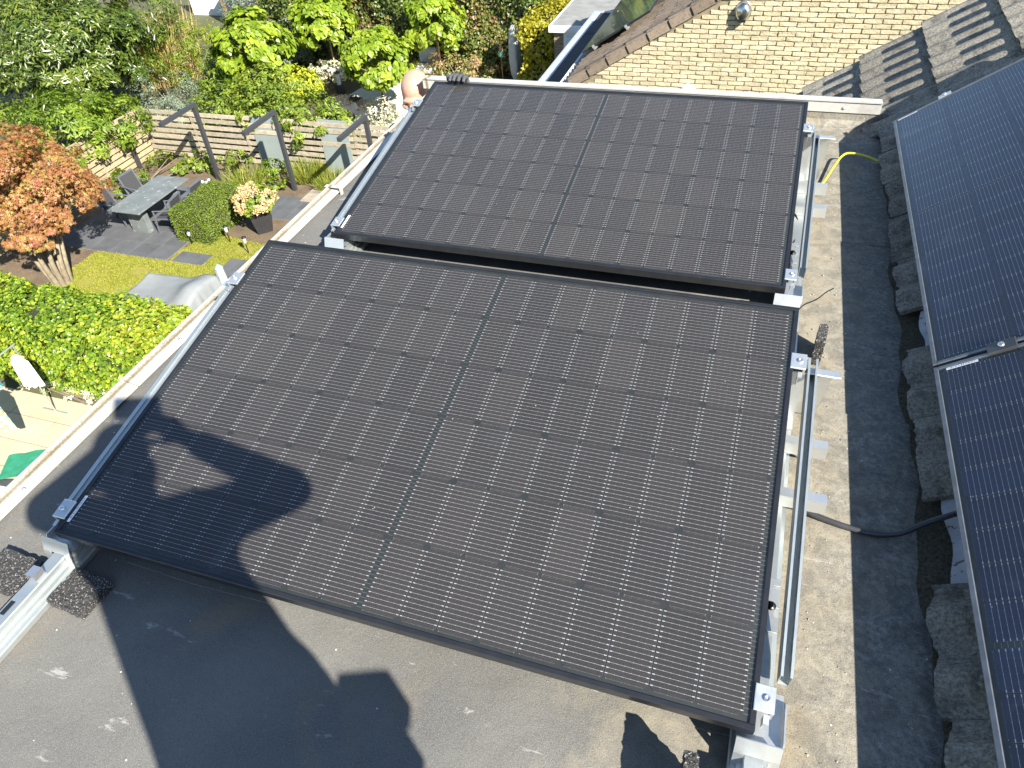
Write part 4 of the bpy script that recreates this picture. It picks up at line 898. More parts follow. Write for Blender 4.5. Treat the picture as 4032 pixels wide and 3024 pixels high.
# wall cowls
M_CHROME = pmat('brushed_stainless', (0.62, .63, .64), (.5, .5, .5), scale=30, rough=.22, metal=1.0)
def cowl(x, z, r, label):
    t = thing('wall_cowl', label, 'vent cowl', (x, Y0, z)); mb = MB(); n = 18; vs = []
    prof = [(1.0, 0.0), (1.0, .25), (.94, .55), (.78, .82), (.5, 1.0), (.0, 1.06)]
    Mx = Matrix.Translation((0, -.002, 0)) @ Matrix.Rotation(rad(90), 4, 'X'); mb.lathe([(p * r, q * r * .95) for p, q in prof], n=24, M=Mx @ Matrix.Diagonal((.9, 1.12, 1, 1))); mb.build('hood', M_CHROME, t)
    mb = MB(); mb.lathe([(r * 1.08, 0), (r * 1.08, .006), (r * .98, .008)], n=24, M=Mx @ Matrix.Diagonal((.9, 1.12, 1, 1))); mb.build('flange', M_CHROME, t)
    mb = MB(); mb.box(-r * .45, r * .45, -r * .95, -r * .45, -r * 1.02, -r * .8); mb.build('louvre', M_BLACKPL, t)
    return t
cowl(1.02, -1.235, .105, 'dark shiny half-dome vent cowl high on the brick gable')
o = cowl(0.42, -2.315, .125, 'pale domed vent cowl low on the brick gable, just above the far roof trim')
for c in o.children: c.data.materials.clear(); c.data.materials.append(pmat('white_enamel', (.75, .76, .78), rough=.3))
# ------------------------------------------------------------------ shed with grey felt roof
shed = thing('shed', 'brick shed with a grey felt roof and white door behind the brick house', 'shed', (-2.5, 24, ZG)); SO = Vector((2.5, -24, -ZG))
def spart(mb, nm, mt, par=shed):
    o = mb.build(nm, mt, par)
    if par is shed: o.location = SO
    return o
M_FELT = pmat('grey_roof_felt', (0.25, .25, .235), (.17, .17, .16), scale=3, rough=.9, kind='world', bump=.3, bscale=30)
for q in range(4): mb = MB(); mb.box(-5.0, 1.0, 21.5 + q * 1.5, 21.5 + q * 1.5 + 1.503, -4.98, -4.925 + (.005 if q % 2 else 0)); spart(mb, 'roof_sheet', M_FELT)
mb = MB(); mb.box(-5.06, 1.05, 21.42, 21.498, -5.10, -4.915); mb.box(-5.06, -5.002, 21.5, 27.5, -5.10, -4.915); spart(mb, 'fascia', M_UPVC)
mb = MB(); mb.box(-4.93, .9, 21.56, 27.4, -7.6, -4.99); w_ = spart(mb, 'wall', M_MORT)
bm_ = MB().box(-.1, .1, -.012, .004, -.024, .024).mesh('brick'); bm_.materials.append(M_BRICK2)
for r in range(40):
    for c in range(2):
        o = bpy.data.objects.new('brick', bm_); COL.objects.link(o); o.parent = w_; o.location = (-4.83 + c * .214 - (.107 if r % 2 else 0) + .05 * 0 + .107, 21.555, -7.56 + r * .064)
mb = MB(); mb.box(-4.62, -3.2, 21.50, 21.556, -7.6, -5.12); d = spart(mb, 'door_frame', M_UPVC)
mb = MB(); mb.box(-4.52, -3.7, 21.485, 21.499, -6.6, -5.62); mb.build('door_pane', pmat('pale_glass', (.45, .52, .58), rough=.1), d)
mb = MB(); mb.box(-4.54, -3.3, 21.484, 21.4985, -5.56, -5.2); mb.build('upper_panel', pmat('white_panel', (.66, .70, .74), rough=.4), d)
# ------------------------------------------------------------------ garden: surfaces
def gz(d=0.0): return ZG + d
struct(polysheet('planting_bed', [(-16.5, 9.2), (-8.4, 9.2), (-7.6, 16.4), (-16.5, 16.4)], gz(0), M_SOIL))
M_SLATE = pmat('slate_patio_tile', (0.105, 0.11, 0.115), (0.075, .078, .082), scale=3, rough=.7, rand=.12, bump=.2, bscale=20, kind='world')
M_GROUT = pmat('pale_grout', (0.22, .20, .16), rough=.95)
def paving(name, label_struct, x0, y0, nx, ny, sx, sy, mat, z=.02, gap=.008, skip=(), grout=M_GROUT):
    p = struct(MB().box(x0, x0 + nx * sx, y0, y0 + ny * sy, gz(.001), gz(z - .006)).build(name, grout))
    me = MB().bbox(-sx / 2 + gap / 2, sx / 2 - gap / 2, -sy / 2 + gap / 2, sy / 2 - gap / 2, -.019, 0, .003).mesh('paving_tile'); me.materials.append(mat)
    for i in range(nx):
        for j in range(ny):
            if (i, j) in skip: continue
            o = bpy.data.objects.new('paving_tile', me); COL.objects.link(o); o.parent = p; o.location = (x0 + (i + .5) * sx, y0 + (j + .5) * sy, gz(z) + R_.uniform(-.001, .001))
    return p
paving('patio', 'patio', -15.57, 11.17, 6, 6, .6, .6, M_SLATE)
paving('terrace', 'terrace', -10.35, 8.62, 5, 5, .6, .6, M_SLATE)
paving('stepping_stone', 'stone', -11.83, 11.17, 1, 1, .92, .47, M_SLATE)
paving('garden_path', 'path', -11.9, 13.6, 5, 2, .6, .6, M_SLATE)
M_SAND = pmat('sandy_concrete_slab', (0.50, .42, .28), (.42, .345, .225), scale=2.5, rough=.9, rand=.06, kind='world', bump=.25, bscale=50)
paving('courtyard', 'courtyard', -12.5, .0, 7, 11, 1.1, .575, M_SAND, gap=.012, grout=pmat('dark_joint', (.12, .10, .07), rough=.95))
M_WOODG = pmat('silvered_decking', (0.36, .31, .24), (.25, .21, .16), scale=6, rough=.85, rand=.12)
for q in range(9):
    o = MB().bbox(-10.2, -8.2, 13.0 + q * .145 + 1.6, 13.0 + q * .145 + 1.735, gz(.02), gz(.05), .004)
    if q == 0: deck = struct(bpy.data.objects.new('deck', None)); COL.objects.link(deck)
    o.build('deck_board', M_WOODG, deck)
# lawn: turf sheet with blades
lawn_poly = [(-14.25, 9.4), (-14.1, 11.15), (-11.92, 11.15), (-11.92, 11.75), (-11.6, 12.6), (-9.75, 12.35), (-9.75, 11.66), (-10.40, 11.62), (-10.40, 9.4)]
M_TURF = pmat('mossy_turf', (0.20, 0.215, 0.025), (0.25, 0.21, 0.045), scale=3.2, detail=8, rough=.9, kind='world', bump=.6, bscale=45, speck=(1.7, .64, (.27, .21, .10)))
polysheet('lawn_base', lawn_poly, gz(.006), M_TURF); struct(bpy.data.objects['lawn_base'])
def in_poly(P, poly):
    x, y = P[:, 0], P[:, 1]; c = np.zeros(len(P), bool); n = len(poly)
    for i in range(n):
        (x1, y1), (x2, y2) = poly[i], poly[(i + 1) % n]
        c ^= ((y1 > y) != (y2 > y)) & (x < (x2 - x1) * (y - y1) / (y2 - y1 + 1e-12) + x1)
    return c
M_GRASS = leafmat('grass_blades', [(0.15, .20, .015), (0.24, .29, .025), (0.33, .35, .04), (0.38, .30, .07)], .3, .6)
P = np.column_stack([rng.uniform(-14.3, -9.7, 46000), rng.uniform(9.4, 12.65, 46000), np.full(46000, gz(.006))]); P = P[in_poly(P, lawn_poly)]
bare = np.sin(P[:, 0] * 3.1 + 2) * np.sin(P[:, 1] * 4.3) > .72
P = P[~bare | (rng.random(len(P)) < .15)]; P = P[~((P[:, 0] > -11.85) & (P[:, 0] < -10.89) & (P[:, 1] > 11.15) & (P[:, 1] < 11.66))]; nG = len(P)
T = unit(np.column_stack([rng.normal(size=(nG, 2)) * .6, np.ones(nG)])); Nn = unit(np.cross(T, sph(nG)))
stuff(tag(leaf_mesh('lawn_grass', P, Nn, rng.uniform(.03, .06, nG), .22, M_GRASS, None, 'leaf', T), 'yellow-green lawn between the slate patio and the covered furniture', 'grass'))
# ------------------------------------------------------------------ fences, boards one by one
M_BOARD = pmat('silvered_fence_board', (0.44, .38, .28), (.29, .245, .175), scale=9, rough=.85, rand=.16, bump=.4, bscale=60, kind='world')
M_BOARD2 = pmat('fence_board_tan', (0.40, .33, .20), (.28, .22, .13), scale=9, rough=.85, rand=.14, bump=.4, bscale=60, kind='world')
M_POST = pmat('fence_post', (0.30, .25, .17), rough=.85, rand=.1)
fb = thing('slat_fence', 'open horizontal slat fence behind the black garden frames, with leaves hanging over', 'fence', (-12, 16.45, ZG))
for sgi, (x0, x1) in enumerate(((-16.5, -14.72), (-14.70, -12.92), (-12.90, -11.1), (-11.08, -9.3), (-9.28, -7.5), (-7.48, -5.7))):
    for q in range(8):
        z = .06 + q * .186; mb = MB(); mb.bbox(x0 + 12, x1 + 12, -.02, .0, z, z + .118, .003); o = mb.build('slat', M_BOARD, fb); o.rotation_euler = (R_.uniform(-.02, .02), R_.uniform(-.004, .004), 0)
    mb = MB(); mb.box(x0 + 12.0, x0 + 12.08, .002, .08, 0, 1.50); mb.build('post', M_POST, fb)
fl = thing('slat_fence', 'tan close-boarded slat fence beside the red-leaved maple', 'fence', (-16.5, 12, ZG))
for (y0, y1) in ((9.0, 10.78), (10.8, 12.58), (12.6, 14.4), (14.42, 16.4)):
    for q in range(9):
        z = .04 + q * .168; mb = MB(); mb.bbox(-.0, .02, y0 - 12, y1 - 12, z, z + .13, .003); o = mb.build('slat', M_BOARD2, fl)
    mb = MB(); mb.box(-.08, -.002, y0 - 12, y0 - 11.92, 0, 1.52); mb.build('post', M_POST, fl)
# ------------------------------------------------------------------ black right-angled frames
M_FR = pmat('anthracite_steel', (0.045, .047, .052), (.035, .036, .04), scale=20, rough=.5)
def lframe(x, y, label, h=2.15, arm=1.38):
    t = thing('angle_frame', label, 'garden frame', (x, y, ZG)); mb = MB(); mb.bar((0, 0, 0), (0, 0, h), .10, .10, (0, 1, 0)); mb.build('post', M_FR, t)
    mb = MB(); mb.bar((0, .05, h + .0525), (0, -arm, h + .0525), .10, .10); mb.build('arm', M_FR, t); return t
for x, y, l in ((-13.32, 15.30, 'black right-angled post and arm nearest the maple and black-and-white ornament'), (-10.72, 15.2, 'black right-angled post and arm between the two grey-green panels'), (-8.1, 15.3, 'black right-angled post and arm half hidden by the roof trim')): tag(lframe(x, y, l), l, 'garden frame', 'right-angled frames along the fence')
tag(MB().bar((-16.38, 15.55, ZG), (-16.38, 15.55, ZG + 1.5), .1, .1, (0, 1, 0)).build('garden_post', M_FR), 'plain black post in the fence corner under the vine', 'post')
# grey-green panels on the fence
M_GGP = pmat('grey_green_board', (0.25, .285, .27), (.215, .25, .235), scale=2, rough=.55)
for x0, x1, z0, z1, l in ((-12.55, -11.72, .0, 1.52, 'grey-green board on the fence beneath the shrub leaves'), (-10.32, -9.42, .0, 1.55, 'grey-green board on the fence nearer the roof trim')):
    o = MB().bbox(0, x1 - x0, 0, .02, z0, z1, .004); t = o.build('painted_board', M_GGP, None, (x0, 16.395, ZG)); t.rotation_euler = (rad(-2), 0, 0); tag(t, l, 'board')
    for q in range(6):
        for xx in (.02, x1 - x0 - .02): mb = MB(); mb.ell((xx, -.001, .15 + q * .25), (.008, .003, .008), 8, 5); mb.build('screw', M_STEEL, t)
# ------------------------------------------------------------------ table and chairs
M_STONE = pmat('grey_green_stone', (0.17, .19, .185), (.115, .13, .128), scale=3.5, detail=8, rough=.6, speck=(9, .63, (.28, .30, .28)))
tb = thing('garden_table', 'long grey stone garden table on a slab foot', 'table', (-13.55, 12.9, ZG + .02))
MB().bbox(-.5, .5, -1.0, 1.0, .72, .75, .004).build('table_top', M_STONE, tb)
for y in (-.62, .62): MB().bbox(-.26, .26, y - .09, y + .09, 0, .7195, .003).build('table_foot', M_STONE, tb)
M_MESHF = pmat('dark_mesh_fabric', (0.03, .031, .034), (.045, .046, .05), scale=200, rough=.8); M_CHF = pmat('grey_powder_coat', (0.12, .13, .15), (.09, .10, .115), scale=15, rough=.4)
def chair(loc, rz, label):
    t = thing('garden_chair', label, 'chair', loc, rz, 'chairs round the stone table')
    MB().bbox(-.24, .24, -.22, .23, .415, .432, .004).build('seat', M_MESHF, t)
    mb = MB(); mb.add([(-.23, -.23, .46), (.23, -.23, .46), (.23, -.34, .92), (-.23, -.34, .92), (-.23, -.245, .457), (.23, -.245, .457), (.23, -.355, .917), (-.23, -.355, .917)], [(0, 1, 2, 3), (7, 6, 5, 4), (0, 3, 7, 4), (1, 5, 6, 2), (3, 2, 6, 7), (0, 4, 5, 1)]); mb.build('backrest', M_MESHF, t)
    mb = MB()
    for s_ in (-1, 1): mb.bar((s_ * .25, -.22, .42), (s_ * .25, -.36, .94), .035, .03)
    mb.bar((-.25, -.36, .94), (.25, -.36, .94), .03, .05); mb.build('back_frame', M_CHF, t)
    for s_ in (-1, 1):
        MB().tube(curve_pts([(s_ * .27, -.30, .68), (s_ * .285, -.05, .665), (s_ * .28, .22, .645)], 4), .018, 8).build('armrest', M_CHF, t)
        MB().bar((s_ * .28, .20, .64), (s_ * .27, .27, 0), .035, .03).build('leg', M_CHF, t); MB().bar((s_ * .26, -.18, .43), (s_ * .26, -.40, 0), .035, .03).build('leg', M_CHF, t)
        MB().bar((s_ * .255, .235, .42), (s_ * .255, -.23, .42), .025, .03).build('seat_rail', M_CHF, t)
    return t
zt = ZG + .02
chair((-12.78, 12.55, zt), rad(98), 'slim armchair at the stone table on the box hedge side, close to the slab foot'); chair((-12.72, 13.35, zt), rad(92), 'slim armchair at the stone table on the box hedge side, close to the ornament')
chair((-14.42, 12.55, zt), rad(-82), 'slim armchair at the stone table under the maple leaves'); chair((-14.38, 13.45, zt), rad(-95), 'slim armchair at the stone table next to the tan fence')
# ------------------------------------------------------------------ small garden things
def solar_light(x, y, label, h=.42):
    t = thing('solar_light', label, 'garden light', (x, y, ZG)); MB().tube([(0, 0, -.02), (0, 0, h * .62)], .012, 8).build('stake', M_BLACKPL, t)
    MB().lathe([(.025, h * .62), (.042, h * .70), (.045, h * .92)], n=12).build('lantern', pmat('frosted_plastic', (.55, .56, .55), rough=.4), t); MB().lathe([(.058, h * .92), (.06, h * .95), (.03, h), (0, h)], n=12).build('cap', M_BLACKPL, t)
solar_light(-11.79, 11.98, 'black solar stake light at the foot of the clipped box hedge'); solar_light(-10.86, 12.28, 'black solar stake light in the lawn behind the dark pot shadow', .5); solar_light(-10.08, 11.93, 'black solar stake light at the lawn edge by the terrace', .48)
def bollard(x, y, label):
    t = thing('bollard_light', label, 'garden light', (x, y, ZG)); MB().bbox(-.11, .11, -.11, .11, 0, .34, .01).build('base', M_FR, t); MB().lathe([(.075, .34), (.07, .72)], n=14).build('diffuser', pmat('opal_plastic', (.7, .7, .68), rough=.35), t); MB().lathe([(.10, .72), (.10, .76), (.02, .79), (0, .79)], n=14).build('cap', M_FR, t)
bollard(-13.0, 22.15, 'black bollard light with a white tube beside the white hydrangeas')
orn = thing('ornament', 'black and white round garden ornaments on the bark soil', 'ornament', (-13.55, 14.85, ZG))
for (x, y, r, c) in ((0, 0, .11, (.03, .03, .03)), (.2, -.05, .12, (.03, .03, .03)), (.08, .2, .09, (.03, .03, .03))): MB().ell((x, y, r * .9), (r, r, r)).build('ball', pmat('glazed_black', c, rough=.2), orn); MB().ell((x + .02, y - .03, r * 1.6), (r * .55, r * .55, r * .35)).build('white_cap', pmat('glazed_white', (.8, .8, .78), rough=.25), orn)
# covered furniture
M_TARP = pmat('grey_tarpaulin', (0.235, .25, .25), (.195, .205, .205), scale=4, rough=.5)
cv = MB(); nx, ny = 46, 40; vs = []
for j in range(ny + 1):
    for i in range(nx + 1):
        u, v = i / nx * 2 - 1, j / ny * 2 - 1
        m_ = max(abs(u), abs(v)); a = math.atan2(v, u)
        top = .62 + .26 * math.exp(-((u - .52) ** 2 * 14 + (v - .15) ** 2 * 4)) + .03 * math.sin(u * 5 + v * 3) * math.sin(v * 6) + .012 * math.sin(9 * u + 5 * v)
        f = min(1, max(0, (m_ - .66) / .34)); fold = .04 * f * (math.sin(a * 17 + 1) + .7 * math.sin(a * 29))
        h = top * (1 - f ** 1.3) + .02; sx = 1.35 * (u * (1 if f == 0 else (.74 + .06 * f) / max(m_, .3) * .9 if False else 1)); k_ = 1.0 if f == 0 else (.66 + .09 * f) / m_
        vs.append((u * k_ * 1.35 + fold * math.cos(a), v * k_ * 1.25 + fold * math.sin(a), h))
cv.add(vs, [(j * (nx + 1) + i, j * (nx + 1) + i + 1, (j + 1) * (nx + 1) + i + 1, (j + 1) * (nx + 1) + i) for j in range(ny) for i in range(nx)], True)
o = cv.build('furniture_cover', M_TARP, None, (-10.15, 9.05, ZG + .01)); o.rotation_euler = (0, 0, rad(4)); tag(o, 'grey tarpaulin draped over furniture beside the lawn', 'cover')
def furled(x, y, h, r, label, col, tip):
    t = thing('furled_parasol', label, 'parasol', (x, y, ZG)); mb = MB(); n = 20; prof = [(.35, .25), (.8, .35), (1.0, .55), (.95, .75), (.8, .92), (.45, .985), (0.0, 1.0)]; vs = []
    for i, (p, q) in enumerate(prof):
        for j in range(n): a = 2 * math.pi * j / n; rr = r * p * (1 + .12 * math.sin(5 * a + i * .4)); vs.append((rr * math.cos(a), rr * math.sin(a), h * (.10 + .9 * (q - .25) / .75)))
    mb.add(vs, [(i * n + j, i * n + (j + 1) % n, (i + 1) * n + (j + 1) % n, (i + 1) * n + j) for i in range(len(prof) - 1) for j in range(n)], True); mb.build('cover', pmat(label[:12], col, tuple(c * .8 for c in col), scale=6, rough=.6), t)
    MB().tube([(0, 0, 0), (0, 0, h * .3)], .03, 8).build('pole', M_FR, t); MB().lathe([(.28, 0), (.28, .06), (.05, .09)], n=16).build('base', M_STONE, t)
    if tip: MB().lathe([(r * .9, h * .93), (r * .5, h * .99), (0, h * 1.03)], n=12).build('cap', pmat('sea_green_cap', (.30, .40, .38), rough=.5), t)
furled(-9.3, 10.05, .95, .11, 'pale green furled parasol on the slate terrace', (.36, .42, .40), True); furled(-6.93, 23.7, 2.05, .21, 'grey furled parasol in front of the ivy wall', (.34, .36, .36), False)
gs = thing('garden_stake', 'copper stake with a turquoise glass ball near the furled parasol', 'ornament', (-7.45, 23.75, ZG)); MB().tube([(0, 0, 0), (0, 0, 1.0)], .022, 8).build('stake', pmat('copper', (.45, .22, .12), rough=.4, metal=.6), gs); MB().ell((0, 0, 1.08), (.13, .13, .13)).build('glass_ball', pmat('turquoise_glass', (.03, .30, .30), (.3, .22, .08), scale=6, rough=.12), gs); MB().lathe([(.05, 1.2), (.07, 1.28), (.03, 1.42), (0, 1.46)], n=10).build('finial', pmat('terracotta', (.42, .22, .11), rough=.8), gs)
ch = thing('lounge_chair', 'pale grey cushioned garden seat under the ball catalpa', 'chair', (-10.55, 24.2, ZG)); MB().bbox(-.35, .35, -.35, .3, .25, .42, .04).build('seat', pmat('seat_cushion', (.5, .55, .57), rough=.8), ch); MB().bbox(-.35, .35, .3, .42, .42, .95, .04).build('backrest', pmat('back_cushion', (.55, .6, .62), rough=.8), ch)
for sx in (-1, 1):
    for sy in (-1, 1): MB().bar((sx * .3, sy * .3, 0), (sx * .3, sy * .3, .2499), .05, .05, (0, 1, 0)).build('leg', M_FR, ch)
M_GRAV = pmat('white_gravel', (0.72, .68, .56), (.5, .46, .36), scale=14, detail=6, rough=.9, kind='world', bump=.8, bscale=30)
struct(polysheet('gravel_area', [(-13.1, 19.2), (-7.4, 19.2), (-7.2, 23.6), (-12.4, 23.9)], gz(.004), M_GRAV))
for x, y, l in ((-12.0, 20.55, 'dark planter box with low heather on the white gravel'), (-10.6, 20.15, 'dark planter box by the trunk of the nearest ball catalpa')):
    t = thing('planter_box', l, 'planter', (x, y, ZG)); MB().box(-.55, .55, -.4, .4, .0, .42).build('box', pmat('anthracite_planter', (.06, .066, .072), rough=.5), t); P_, N_ = box_points(-.5, .5, -.35, .35, .38, .5, 700, 'xXyYZ', .06); leaf_mesh('planting', P_, N_, rng.uniform(.04, .09, len(P_)), .3, leafmat('heather', [(.05, .045, .03), (.10, .075, .05), (.06, .08, .03)]), t)
# ------------------------------------------------------------------ laundry
M_HANG = pmat('orange_hanger', (.62, .30, .10), rough=.5)
rack = thing('clothes_rack', 'grey clothes rack with garments on orange hangers', 'clothes rack', (-10.5, 4.9, ZG + .02))
for y in (-1.1, 1.1): MB().tube([(0, y, 0), (0, y, 1.62)], .016, 8).build('upright', M_ALU, rack); MB().tube([(-.3, y, .02), (.3, y, .02)], .016, 8).build('foot', M_ALU, rack)
MB().tube([(0, -1.15, 1.62), (0, 1.15, 1.62)], .014, 8).build('rail', M_ALU, rack)
def cloth_mat(name, cols, scale=9):
    m, nt, b, out = start(name); v = coords(nt, 'Object'); vo = nd(nt, 'ShaderNodeTexVoronoi', {'Vector': v, 'Scale': scale * 2.0})
    r = nd(nt, 'ShaderNodeSeparateColor', {0: vo.outputs['Color']}).outputs[0]; n = len(cols); rp = nd(nt, 'ShaderNodeValToRGB', {0: r}); rp.color_ramp.interpolation = 'CONSTANT'; e = rp.color_ramp.elements
    while len(e) < n: e.new(.5)
    for i, c in enumerate(cols): e[i].position = i / n; e[i].color = (*c, 1)
    nt.links.new(rp.outputs[0], b.inputs['Base Color']); b.inputs['Roughness'].default_value = .9; return m
def garment(y, w0, w1, h, mat, label, x=0.0, ztop=1.52, yaw_=0.0):
    t = thing('garment', label, 'garment', (-10.5 + x, 4.9 + y, ZG + .02 + ztop), yaw_, 'washing on the clothes rack')
    n, m_ = 22, 14; mb = MB()
    for sd in (-1, 1):
        vs = []
        for j in range(m_ + 1):
            f = j / m_; wd = w0 + (w1 - w0) * f ** .8
            for i in range(n + 1):
                u = i / n * 2 - 1; vs.append((u * wd / 2 * (1 - .3 * (f < .08)), sd * (.018 + .05 * f * (1 - u * u) + .02 * f * math.sin(u * 11 + sd)), -h * f - .05 * u * u * (1 - f) + .012 * f * math.sin(u * 17)))
        mb.add(vs, [(j * (n + 1) + i, j * (n + 1) + i + 1, (j + 1) * (n + 1) + i + 1, (j + 1) * (n + 1) + i) for j in range(m_) for i in range(n)], True)
    mb.build('cloth', mat, t); mb = MB(); mb.tube([(-w0 * .55, 0, -.04), (0, 0, .03), (w0 * .55, 0, -.04)], .011, 6); mb.tube(curve_pts([(0, 0, .03), (0, 0, .07), (.02, 0, .095), (0, 0, .112), (-.02, 0, .095)], 4), .004, 6); mb.build('hanger', M_HANG, t)
W_ = (.80, .79, .76)
garment(.98, .30, .42, .70, cloth_mat('white_lace', [W_, (.74, .74, .72)], 14), 'white lace dress hanging at the hedge end of the rack', .12, yaw_=.2); garment(.55, .30, .36, .42, cloth_mat('teal_cloth', [(.10, .36, .38), (.12, .40, .42)]), 'short teal top between the white dress and the patterned dress', -.18)
garment(.10, .34, .50, .95, cloth_mat('flower_print', [(.70, .70, .62), (.18, .45, .25), (.70, .70, .62), (.65, .45, .12), (.25, .50, .50)], 9), 'flower-printed dress in white, green and yellow on the rack', .15, yaw_=.15); garment(-.2, .34, .44, .85, cloth_mat('pink_print', [W_, (.70, .50, .52), W_]), 'pale pink printed blouse on the rack behind the flowered dress', -.2)
garment(-.45, .34, .46, .90, cloth_mat('blue_print', [(.65, .70, .75), (.35, .45, .60), W_]), 'pale blue printed dress beside the red cloth', 0.0); garment(-.70, .22, .30, .65, cloth_mat('red_cloth', [(.62, .03, .10), (.55, .02, .08)]), 'crimson cloth hanging at the house end of the rack', .18)
tw = MB(); n = 12
tw.add([(i / n * .8 - .4, j / n * .6 - .3, .006 + .012 * math.sin(i * 1.1) * math.sin(j * .9) ** 2 + .012) for j in range(n + 1) for i in range(n + 1)], [(j * (n + 1) + i, j * (n + 1) + i + 1, (j + 1) * (n + 1) + i + 1, (j + 1) * (n + 1) + i) for j in range(n) for i in range(n)], True)
o = tw.build('towel', pmat('green_towel', (.02, .22, .12), rough=.9), None, (-9.95, 4.75, ZG + .022)); o.rotation_euler = (0, 0, .5); tag(o, 'dark green towel lying on the sandy slabs', 'towel')
wtb = thing('white_table', 'white round table top at the edge of the courtyard', 'table', (-9.0, 3.2, ZG + .02)); MB().lathe([(.62, .70), (.64, .72), (.62, .745), (0, .75)], n=32).build('table_top', pmat('white_plastic', (.78, .78, .77), rough=.4), wtb); MB().lathe([(.28, 0), (.26, .03), (.04, .06), (.04, .699)], n=16).build('pedestal', pmat('white_plastic', (.78, .78, .77), rough=.4), wtb)
# ------------------------------------------------------------------ vegetation
M_BARK = pmat('grey_brown_bark', (0.20, .16, .11), (.11, .085, .06), scale=14, rough=.95, bump=.8, bscale=50)
M_BAMB = pmat('bamboo_stake', (0.55, .40, .20), rough=.7)
M_CORE = pmat('hedge_dark_core', (0.035, .032, .016), (.02, .022, .01), scale=20, rough=1.0)  # near-black filler, the shade inside a hedge put into its colour
L_CAT = leafmat('catalpa_leaves', [(.10, .17, .012), (.17, .25, .018), (.25, .33, .025), (.33, .38, .035)], .28, .4)
L_LAU = leafmat('laurel_leaves', [(.03, .055, .006), (.055, .09, .010), (.095, .135, .016), (.18, .21, .03)], .12, .32, .6)
L_VINE = leafmat('vine_leaves', [(.06, .11, .01), (.11, .18, .014), (.18, .26, .018), (.27, .30, .03)], .28, .45)
L_MAP = leafmat('maple_leaves', [(.22, .13, .03), (.30, .13, .045), (.33, .18, .05), (.27, .075, .045), (.34, .27, .07), (.17, .19, .03)], .28, .5)
L_IVY = leafmat('ivy_leaves', [(.055, .11, .012), (.10, .18, .014), (.17, .26, .018), (.29, .34, .025), (.36, .32, .04)], .2, .35, .55)
L_YEL = leafmat('yellow_ivy_leaves', [(.18, .18, .012), (.30, .28, .02), (.40, .34, .02), (.16, .22, .02)], .25, .45)
L_RED = leafmat('reddening_hedge', [(.05, .07, .015), (.09, .12, .02), (.22, .13, .06), (.30, .17, .09), (.13, .15, .03)], .2, .5)
L_BOX = leafmat('box_leaves', [(.08, .13, .012), (.13, .19, .016), (.20, .25, .02)], .2, .5)
L_SIL = leafmat('silver_leaves', [(.10, .14, .09), (.16, .21, .14), (.24, .29, .20)], .15, .55)
L_MIX = leafmat('shrub_leaves', [(.06, .10, .012), (.12, .18, .018), (.20, .26, .025), (.26, .30, .04)], .25, .45)
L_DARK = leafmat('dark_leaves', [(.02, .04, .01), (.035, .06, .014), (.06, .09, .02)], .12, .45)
L_GOLD = leafmat('golden_leaves', [(.28, .32, .02), (.40, .42, .03), (.20, .28, .02)], .3, .5)
L_WHITE = leafmat('white_petals', [(.62, .58, .42), (.72, .70, .58), (.50, .50, .30), (.30, .36, .12)], .25, .6)
L_PEACH = leafmat('peach_petals', [(.70, .48, .22), (.74, .58, .32), (.66, .40, .26)], .25, .6)
L_STRAW = leafmat('straw', [(.42, .30, .12), (.52, .38, .17), (.36, .30, .10)], .2, .7)
L_TUFT = leafmat('grass_tuft', [(.12, .17, .02), (.20, .24, .03), (.32, .30, .06)], .3, .5)
def limbs(mb, base, ctr, r, n, r0, lean=.75):
    base = Vector(base); ctr = Vector(ctr)
    for q in range(n):
        d = sph(1)[0]; tip = ctr + Vector((d[0] * r[0], d[1] * r[1], abs(d[2]) * r[2] * .8)) * lean
        mid = base.lerp(tip, .45) + Vector((R_.uniform(-.1, .1), R_.uniform(-.1, .1), .12)) * r[0]
        mb.tube(curve_pts([base, mid, tip], 4), [r0 * (1 - .8 * k_ / 8) for k_ in range(9)], 6, False)
def ball_tree(x, y, zc, r, rz_, label, n=4200, trunk=True):
    t = thing('catalpa_tree', label, 'tree', (x, y, ZG), 0, 'ball catalpas beyond the fence'); h = zc - ZG
    mb = MB(); mb.tube(curve_pts([(0, 0, -.05), (.02, .01, h * .4), (0, 0, h - rz_ * .2)], 5), [.055 - .002 * q for q in range(11)], 8); limbs(mb, (0, 0, h - rz_ * .75), (0, 0, h), (r, r, rz_), 9, .035); mb.build('trunk', M_BARK, t)
    if trunk: MB().tube([(.10, -.06, 0), (.08, -.06, h - rz_ * .7)], .028, 8).build('stake', M_BAMB, t)
    P_, N_, Rn = crown_points([(0, 0, h, r, r, rz_)], n, clump=.22, clumps=60, inner=.22, low=-.75)
    T_ = unit(np.column_stack([P_[:, 0], P_[:, 1], -np.abs(P_[:, 2] - h) * .4 - .55 * r]) + rng.normal(size=P_.shape) * .5)
    leaf_mesh('crown', P_, N_, rng.uniform(.11, .21, len(P_)), .85, L_CAT, t, 'heart', T_, Rn)
    return t
ball_tree(-14.95, 20.5, -5.65, 1.22, 1.0, 'wide ball catalpa with big leaves next to the straw grass plume', 5000, False)
ball_tree(-13.9, 23.46, -5.55, 1.02, .85, 'ball catalpa on a bare trunk and stake above the white hydrangeas')
ball_tree(-10.75, 21.05, -6.0, 1.05, .88, 'low ball catalpa over the white gravel beside the man')
ball_tree(-9.82, 23.8, -5.6, .92, .88, 'ball catalpa on a pale stake in front of the ivy wall')
